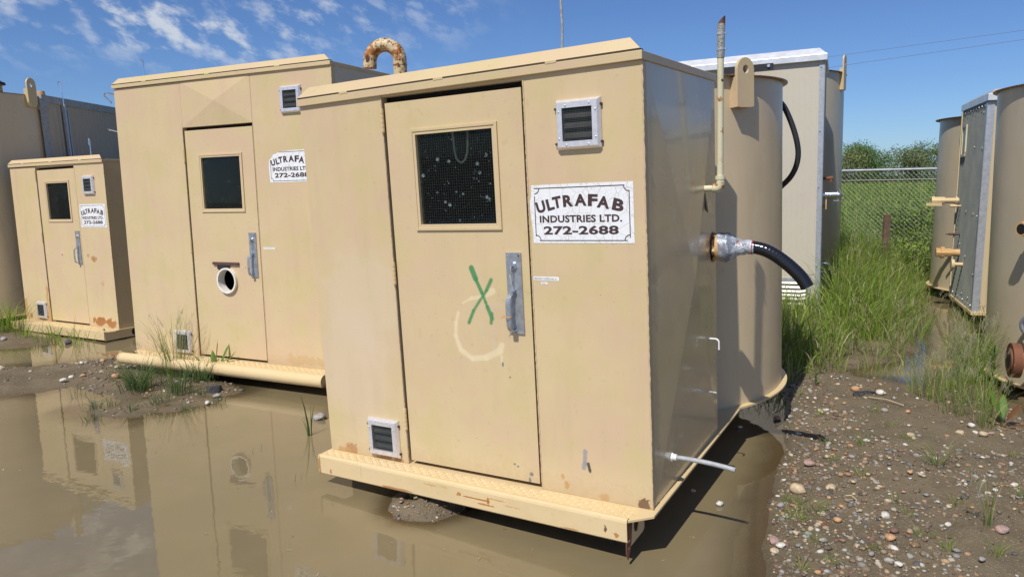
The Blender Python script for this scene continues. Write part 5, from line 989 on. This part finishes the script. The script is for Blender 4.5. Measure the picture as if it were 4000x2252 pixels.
for i, (px, py, h) in enumerate([(3130, 2240, .10), (3195, 2150, .09), (3360, 1900, .10), (3490, 2000, .08), (3540, 2060, .07), (3600, 2150, .10), (3880, 2230, .12), (3230, 1760, .08), (3370, 1770, .14), (3480, 1700, .10), (3990, 2020, .1), (3200, 1650, .1), (3120, 1560, .14), (3540, 1760, .07), (3250, 1830, .07), (3400, 2200, .08), (3730, 2010, .08), (3240, 2230, .07), (3700, 2200, .09), (3950, 1830, .07)]):
    T(px, py, 22, h, .016, 'tiny green sprig growing between pebbles on the bank', 'sprigs on the gravel bank', kind='lush', w=.0028, lean=(.2, 1.))
k = 0
for (px, py, h, n_, hd) in [(3570, 1560, .34, 30, 4), (3610, 1580, .40, 34, 5), (3650, 1600, .36, 30, 4), (3700, 1640, .42, 34, 5), (3740, 1600, .44, 34, 6), (3770, 1660, .45, 40, 6), (3800, 1590, .42, 40, 6), (3850, 1700, .40, 40, 4), (3700, 1560, .40, 30, 4), (3640, 1540, .32, 24, 3), (3850, 1620, .44, 44, 5), (3880, 1660, .36, 30, 3), (3745, 1540, .5, 44, 9), (3590, 1500, .3, 24, 3)]:
    T(px, py, n_, h, .035, ['shortest seeding grass clump by the ditch, at the left of its row', 'seeding grass clump second along the bank top', 'seeding grass clump third along the bank top', 'leaning seeding clump near the brown dead stems', 'green seeding clump just left of the bright foxtail', 'thick pale clump in front of the bright foxtail', 'tall clump right behind the oval tan stone', 'clump above the flat pale slab', 'clump left of the foxtail, at the ditch edge', 'low clump on the mud spit by the ditch', 'tall clump at the foot of the right tank', 'clump touching the broad leaved weed under the right tank', 'fullest seeding clump, upright behind the foxtail', 'thin clump farthest back on the mud spit'][k], 'seeding grass beside the right tank', kind='dry' if k % 2 else 'lush', w=.004, lean=(.05, .55), heads=hd); k += 1
T(3795, 1510, 170, .60, .045, 'bright foxtail clump with feathery yellow green heads leaning left', kind='lush', w=.007, lean=(.2, .6), heads=60)
for i, (px, py, n_, h) in enumerate([(3405, 1440, 70, .36), (3450, 1405, 60, .42), (3500, 1390, 60, .45), (3540, 1430, 40, .30), (3560, 1350, 60, .46), (3600, 1300, 60, .48), (3480, 1455, 36, .22), (3620, 1420, 26, .30), (3640, 1230, 50, .45)]):
    T(px, py, n_//2, h*.85, .06, ['straw coloured grass clump behind the small puddle', 'second grass clump behind the small puddle', 'third grass clump, on the mud spit', 'low clump at the tip of the mud spit', 'tall clump at the left bank of the ditch', 'taller clump farther up the left ditch bank', 'short clump at the right end of the small puddle', 'thin clump standing in the ditch mouth', 'farthest clump on the left ditch bank'][i], 'clumps along the left ditch bank', kind='dry' if i % 2 == 0 else 'lush', w=.007, lean=(.1, .7), heads=4)
k = 0
for (px, py, h) in [(3760, 1280, .45), (3800, 1300, .5), (3840, 1330, .5), (3730, 1330, .4), (3870, 1400, .5), (3820, 1420, .4), (3780, 1380, .35), (3850, 1480, .45), (3745, 1220, .4), (3880, 1330, .5)]:
    k += 1; T(px, py, 26, h*.8, .05, ['ditch grass clump left of centre in the water', 'ditch grass clump in the middle of the row below the shed', 'ditch grass clump below the shed corner', 'shorter ditch grass clump standing alone in the water', 'ditch grass clump against the right tank', 'ditch grass clump on the near side of the ditch', 'shortest ditch grass clump, mid ditch', 'ditch grass clump nearest the foxtail', 'farthest ditch grass clump under the shed edge', 'ditch grass clump between shed corner and right tank'][k-1], 'ditch grass', kind='lush', w=.005, lean=(.1, .6), heads=2)
T(1212, 1700, 7, .40, .006, 'lone dark reed standing in the water left of the front shed', cat='reed', kind='blue', w=.012, lean=(.15, .35), z=-.02)
for (px, py) in [(1175, 1865), (1152, 1880), (985, 1770), (1020, 1762), (1058, 2030), (905, 1815)]: T(px, py, 1, .09, .0, 'single short stem poking out of the muddy water', 'stems in the muddy water', cat='plant', kind='blue', w=.004, lean=(.1, .3), z=-.01)
fx = sample(260, (-7, 1.6, 1.6, 7.5), lambda P: (height(P[:, 0], P[:, 1]) < -.02) & (rng.random(len(P)) < np.clip((fbm(P[:, 0], P[:, 1], 1.1, 51, 3)-.42)*6, .02, 1)))
V_, F_, C_ = blades('f', fx, np.full(len(fx), .018)*rng.uniform(.4, 2, len(fx)), rng.uniform(.004, .012, len(fx)), np.full(len(fx), .9), PAL[rng.integers(0, 4, len(fx))]*.8, z=np.full(len(fx), .004)); V_[:, 2] = .003+(V_[:, 2]-.003)*.12
o = npmesh('floating_debris', V_, F_, C_, PEB); o['kind'] = 'stuff'
# broad leaved weeds
LEAF = attr_mat('broad_leaf', .5, None, .35)
def weed(name, px, py, leaves, label, s_=1.):
    x, y = gp(px, py); z0 = gz(x, y); V, F2, C = [], [], []; root = bpy.data.objects.new(name, None); link(root); root.location = (x, y, z0); tag(root, label, 'weed')
    for (az, tilt, L_, wd, col) in leaves:
        a = R_(az); d_ = Vector((math.cos(a)*math.cos(R_(tilt)), math.sin(a)*math.cos(R_(tilt)), math.sin(R_(tilt)))); sd = Vector((-math.sin(a), math.cos(a), 0)); up = d_.cross(sd); vs = []; cs = []
        for i in range(9):
            t = i/8; ww = wd*(.10 if t < .25 else math.sin((t-.25)/.75*math.pi)**.7+.04); c = d_*L_*t+up*(-.25*L_*t*t); cr = .006*math.sin(i*2.1)
            for q in (-1, 0, 1): vs.append(c+sd*ww*q*.5*s_+up*(-.15*ww*abs(q)+cr*q)); cs.append(tuple(u_*(.9 if q == 0 else 1) for u_ in col))
        f = [(i*3+k, i*3+k+1, i*3+k+4, i*3+k+3) for i in range(8) for k in (0, 1)]; o = npmesh('leaf', np.array(vs)*s_, np.array(f), np.array(cs), LEAF, True); o.parent = root
    return root
Gn, Yl, Rd = (.14, .24, .035), (.42, .33, .07), (.20, .09, .04)
weed('broad_leaf_weed', 845, 1480, [(170, 62, .42, .10, Gn), (120, 82, .40, .10, Gn), (60, 75, .50, .07, Gn), (20, 68, .44, .08, Gn), (200, 28, .26, .08, Yl), (-60, 20, .20, .09, Gn), (230, 15, .22, .07, Yl), (90, 88, .52, .02, Rd), (10, 30, .28, .09, (.2, .2, .18))], 'broad leaved weed with yellow lower leaves before the pipe skid', .72)
weed('broad_leaf_weed', 3915, 1690, [(110, 80, .26, .055, Gn), (60, 70, .24, .05, Gn), (20, 55, .22, .05, Rd), (170, 50, .15, .04, Yl), (-40, 30, .15, .04, Rd)], 'broad leaved weed with reddish stems under the right tank')
def leafy(name, px, py, h, n_, label, s_=.10):
    x, y = gp(px, py); z0 = gz(x, y); P = np.tile((x, y), (n_, 1)); zz = z0+np.linspace(.18, 1, n_)*h; az = np.arange(n_)*2.4
    pts = [blades(name, P, np.full(n_, s_)*rng.uniform(.7, 1.2, n_), np.full(n_, .012), rng.uniform(.6, 1.1, n_), np.tile((.13, .22, .04), (n_, 1))*rng.uniform(.8, 1.2, (n_, 1)), z=zz, az=az, curl=.3), blades(name, np.array([[x, y], [x+.002, y]]), np.array([h, h]), np.array([.008, .008]), np.array([.02, .03]), np.array([(.16, .06, .05)]*2), z=np.array([z0, z0]))]
    V, F2, C = join(pts); o = npmesh(name, V-np.array([x, y, 0]), F2, C, LEAF); o.location = (x, y, 0); tag(o, label, 'weed')
leafy('leafy_weed', 3868, 1590, .46, 46, 'leafy red stemmed weed rising beside the right tank'); leafy('leafy_weed', 3935, 1545, .16, 18, 'small leafy weed under the rim of the right tank', .06); leafy('leafy_weed', 3185, 1520, .12, 14, 'little leafy weed at the edge of the tall grass', .05)
# dead twig and lath on the bank
for (a, b_, lb) in (((3300, 1985), (3345, 1992), 'pale splinter of wood lying beside the boulder'), ((3390, 1592), (3530, 1618), 'thin dry stalk lying across the mud below the puddle')):
    p, q = gp(*a), gp(*b_); o = MB().tube([(p[0], p[1], gz(*p)+.008), ((p[0]+q[0])/2, (p[1]+q[1])/2, max(gz(*p), gz(*q))+.016), (q[0], q[1], gz(*q)+.008)], .004, 6).build('dry_stalk', simple('dry_stalk', (.45, .38, .24), .8), None); tag(o, lb, 'twig')

# ================================================================== fence beyond the grass
FA, FB = Vector((3.2, 14.0)), Vector((17.5, 12.95)); fd = (FB-FA); FL = fd.length; fd.normalize()
UF = empty('chain_link_fence', yframe((FA.x, FA.y, .12), fd), 'galvanised chain link fence with barbed wire above, beyond the tall grass', 'fence')
rail_z = 1.80; b = MB(); b.tube([(0, 0, rail_z-.012), (FL, 0, rail_z+.05)], .021, 12); b.build('top_rail', M['white_alu'], UF, True)
for i in range(5):
    xx = (.5, 2.55, 6.0, 9.4, 12.8)[i]
    MB().cyl((xx, 0, -.3), (xx, 0, rail_z+.02+xx*.004), .030, 14).build('fence_post', M['galv'], UF, True); MB().tube([(xx, 0, rail_z), (xx, -.03, rail_z+.10), (xx, -.22, rail_z+.32)], .012, 6).build('barb_arm', M['galvd'], UF)
dm = .086; nc = int(FL/dm); nr_ = 24; vs = []; fs = []; r = .0030
V = []
for i in range(nc*2):
    # each wire zigzags down between two columns; neighbours hook into each other
    x0 = i*dm/2; zz = []; 
    for j in range(nr_*2+1): zz.append((x0+(dm/4 if (j+i) % 2 else -dm/4), (.0015 if j % 2 else -.0015), rail_z+.045+.004*x0-j*dm/2*.92))
    n0 = len(vs)
    for (x, y, z) in zz: vs += [(x-r*.7, y, z-r*.7), (x+r*.7, y-r, z+r*.2), (x, y+r, z+r)]
    for j in range(len(zz)-1):
        a = n0+j*3
        for q in range(3): fs.append((a+q, a+(q+1) % 3, a+3+(q+1) % 3, a+3+q))
npm = npmesh('wire_netting', np.array(vs), np.array(fs), None, simple('netting_wire', (.60, .63, .60), .5, .2)); npm.parent = UF; npm['kind'] = 'stuff'
for k, (dz, dy) in enumerate(((.13, -.06), (.21, -.13), (.30, -.20))):
    pts = [(FL*i/40, dy, rail_z+dz+.004*FL*i/40-.01*math.sin(i/40*math.pi*4)**2) for i in range(41)]; b = MB().tube(pts, .0022, 5)
    for i in range(int(FL/.13)):
        x = .06+i*.13; zc_ = rail_z+dz+.004*x-.005; b.add([(x-.002, dy-.012, zc_+.012), (x+.002, dy-.012, zc_+.012), (x+.002, dy+.012, zc_-.012), (x-.002, dy+.012, zc_-.012)], [(0, 1, 2, 3)])
    b.build('barbed_wire', simple('rusty_wire', (.12, .08, .06), .8), UF)
x, y = 6.62, 13.0; o = MB().box(-.05, .05, -.04, .04, -.1, .95).build('wooden_stake', simple('weathered_stake', (.16, .10, .07), .9, 0, .3, 12), bevel=.004); o.location = (x, y, gz(x, y)); tag(o, 'short weathered brown stake in the grass before the fence', 'stake')
# gravel road far off
def strip_road():
    n = NT('pale_gravel_road'); c = n.mix(n.map(n.noise(.6, 5, .7), .35, .65), (.42, .36, .28), (.36, .31, .24)); m = n.fin(c, .9); xs = np.linspace(-90, 190, 60); V = []; F_ = []
    for i, x in enumerate(xs):
        for s_ in (0, 1):
            y = 88-x*.10+s_*6; V.append((x, y, gz(x, y)+.62))
    for i in range(59): F_.append((2*i, 2*i+2, 2*i+3, 2*i+1))
    b = MB(); b.add(V, F_); o = b.build('road', m); o['kind'] = 'structure'
strip_road()
# bushes and small trees beyond the road
BLEAF = attr_mat('bush_leaf', .55, None, .35); BARK = simple('grey_bark', (.13, .11, .09), .9)
def bush(x, y, h, r, label, col, nleaf=7000, ls=1., grp='bushy trees along the road'):
    z0 = gz(x, y); root = empty('bush_tree', Matrix.Translation((x, y, z0)), label, 'tree', grp); b = MB(); tips = []
    for k in range(9):
        a = random.uniform(0, 6.28); rr = r*random.uniform(.25, .8); top = Vector((math.cos(a)*rr, math.sin(a)*rr*.7, h*random.uniform(.55, .95))); mid = Vector((top.x*.4+random.uniform(-.2, .2), top.y*.4, h*.4)); P = smoothpath([(random.uniform(-.2, .2)*ls, random.uniform(-.2, .2)*ls, -.1), mid, top], 4)
        b.tube(P, .05, 6, rad=[.07*ls*(1-.8*i/len(P)) for i in range(len(P))])
        for j in range(7):
            q = P[random.randrange(len(P)//2, len(P))]; e_ = q+Vector((random.gauss(0, .6), random.gauss(0, .5), random.uniform(0, .8)))*ls; b.tube([q, (q+e_)/2+Vector((0, 0, .08*ls)), e_], .014, 4, rad=[.018*ls, .013*ls, .006*ls]); tips.append(e_)
        tips.append(top)
    b.build('trunk', BARK, root)
    C0 = np.array([tuple(t) for t in tips]+[(random.gauss(0, r*.4), random.gauss(0, r*.3), random.uniform(.1, .5)*h) for _ in range(30)]); idx = rng.integers(0, len(C0), nleaf)
    ctr = C0[idx]+rng.normal(0, 1, (nleaf, 3))*ls*np.array([.60, .60, .34])*(.8+.5*rng.random((nleaf, 1))); ctr[:, 2] = np.abs(ctr[:, 2])
    nm = rng.normal(0, 1, (nleaf, 3)); nm /= np.linalg.norm(nm, axis=1)[:, None]; t = np.cross(nm, rng.normal(0, 1, (nleaf, 3))); t /= np.linalg.norm(t, axis=1)[:, None]; bt = np.cross(nm, t); s_ = rng.uniform(.07, .16, (nleaf, 1))*ls
    V = np.stack([ctr-t*s_, ctr+bt*s_*.5, ctr+t*s_, ctr-bt*s_*.5], 1).reshape(-1, 3); Fa = np.arange(nleaf*4).reshape(-1, 4); cc = np.array(col)[None]*rng.uniform(.65, 1.3, (nleaf, 1))*(1+.25*(rng.random((len(C0), 1))[idx]-.5)); cc = np.repeat(cc, 4, 0)
    o = npmesh('crown', V, Fa, cc, BLEAF); o.parent = root
spots = [(27.5, 61, 4.2, 2.2, 'pale wispy willow bush nearest the pale shed beyond the road', (.17, .20, .07)), (31, 63.5, 4.7, 2.6, 'rounded green bush left of centre in the gap beyond the fence', (.10, .17, .045)), (34.6, 64, 4.0, 2.3, 'low olive bush in the middle of the gap beyond the fence', (.14, .17, .065)),
         (38.2, 62, 5.3, 2.5, 'tall airy bush right of the middle, sky showing through its twigs', (.17, .21, .08)), (42, 63, 5.6, 2.9, 'broad pale green bush close to the corrugated shed tank', (.15, .20, .07)), (46, 61, 6.0, 3.0, 'tallest bush, partly behind the corrugated shed tank', (.12, .18, .05)), (36, 72, 5.2, 3.2, 'dark bush standing farther back behind the gap', (.08, .13, .04)), (30, 74, 4.8, 3.2, 'far back bush on the left of the gap', (.09, .14, .05)), (42, 74, 6.2, 3.2, 'far back bush on the right of the gap', (.09, .14, .045)), (51, 66, 5.6, 3.2, 'bush hidden mostly behind the right tank', (.12, .17, .05)), (22, 64, 4.6, 3.0, 'bush hidden mostly behind the pale shed', (.12, .17, .05))]
for ib, s_ in enumerate(spots): bush(s_[0]*1.5, s_[1]*1.5+1, s_[2]*.96, s_[3]*1.45, s_[4], tuple(c*1.45 for c in s_[5]), nleaf=(3800, 8200, 5200, 3400, 6400, 7000)[ib % 6])
bush(7.45, 13.95, 1.15, .62, 'small leafy shrub growing through the fence next to the shed tank', (.24, .34, .06), nleaf=2600, ls=.24, grp=None)
bush(6.95, 12.6, .62, .45, 'low leafy bush in the grass before the fence, near the shed tank', (.26, .36, .07), nleaf=1500, ls=.22, grp=None)
xy = np.c_[rng.uniform(24, 90, 9000), rng.uniform(88, 118, 9000)]; V_, F2_, C_ = blades('u', xy, rng.uniform(.5, 1.6, 9000), rng.uniform(.08, .2, 9000), rng.uniform(.1, .9, 9000), gcols(9000, 'blue')*np.array([.9, .85, .8])); kk = xy[:, 1]-(94-xy[:, 0]*.10) > .6
sel = np.repeat(kk, 8); idx = -np.ones(len(V_), int); idx[sel] = np.arange(sel.sum()); V_ = V_[sel]; C_ = C_[sel]; F2_ = idx[F2_[np.repeat(kk, 3)]]; o = npmesh('undergrowth', V_, F2_, C_, GRASS); o['kind'] = 'stuff'
# far power lines
for k, (p, q) in enumerate((((3280, 217), (4100, 105)), ((3280, 258), (4100, 140)))):
    a, b_ = world_y(*p, 120), world_y(*q, 95); d_ = (b_-a); P = [a+d_*t+Vector((0, 0, -1.2*(1-(2*max(0, min(1, t))-1)**2)*0)) for t in np.linspace(-1.2, 2.2, 30)]
    o = MB().tube(P, .022, 5).build('power_line', simple('cable', (.16, .17, .19), .6)); tag(o, ('upper' if k == 0 else 'lower')+' of two thin power lines crossing the sky at right', 'power line')
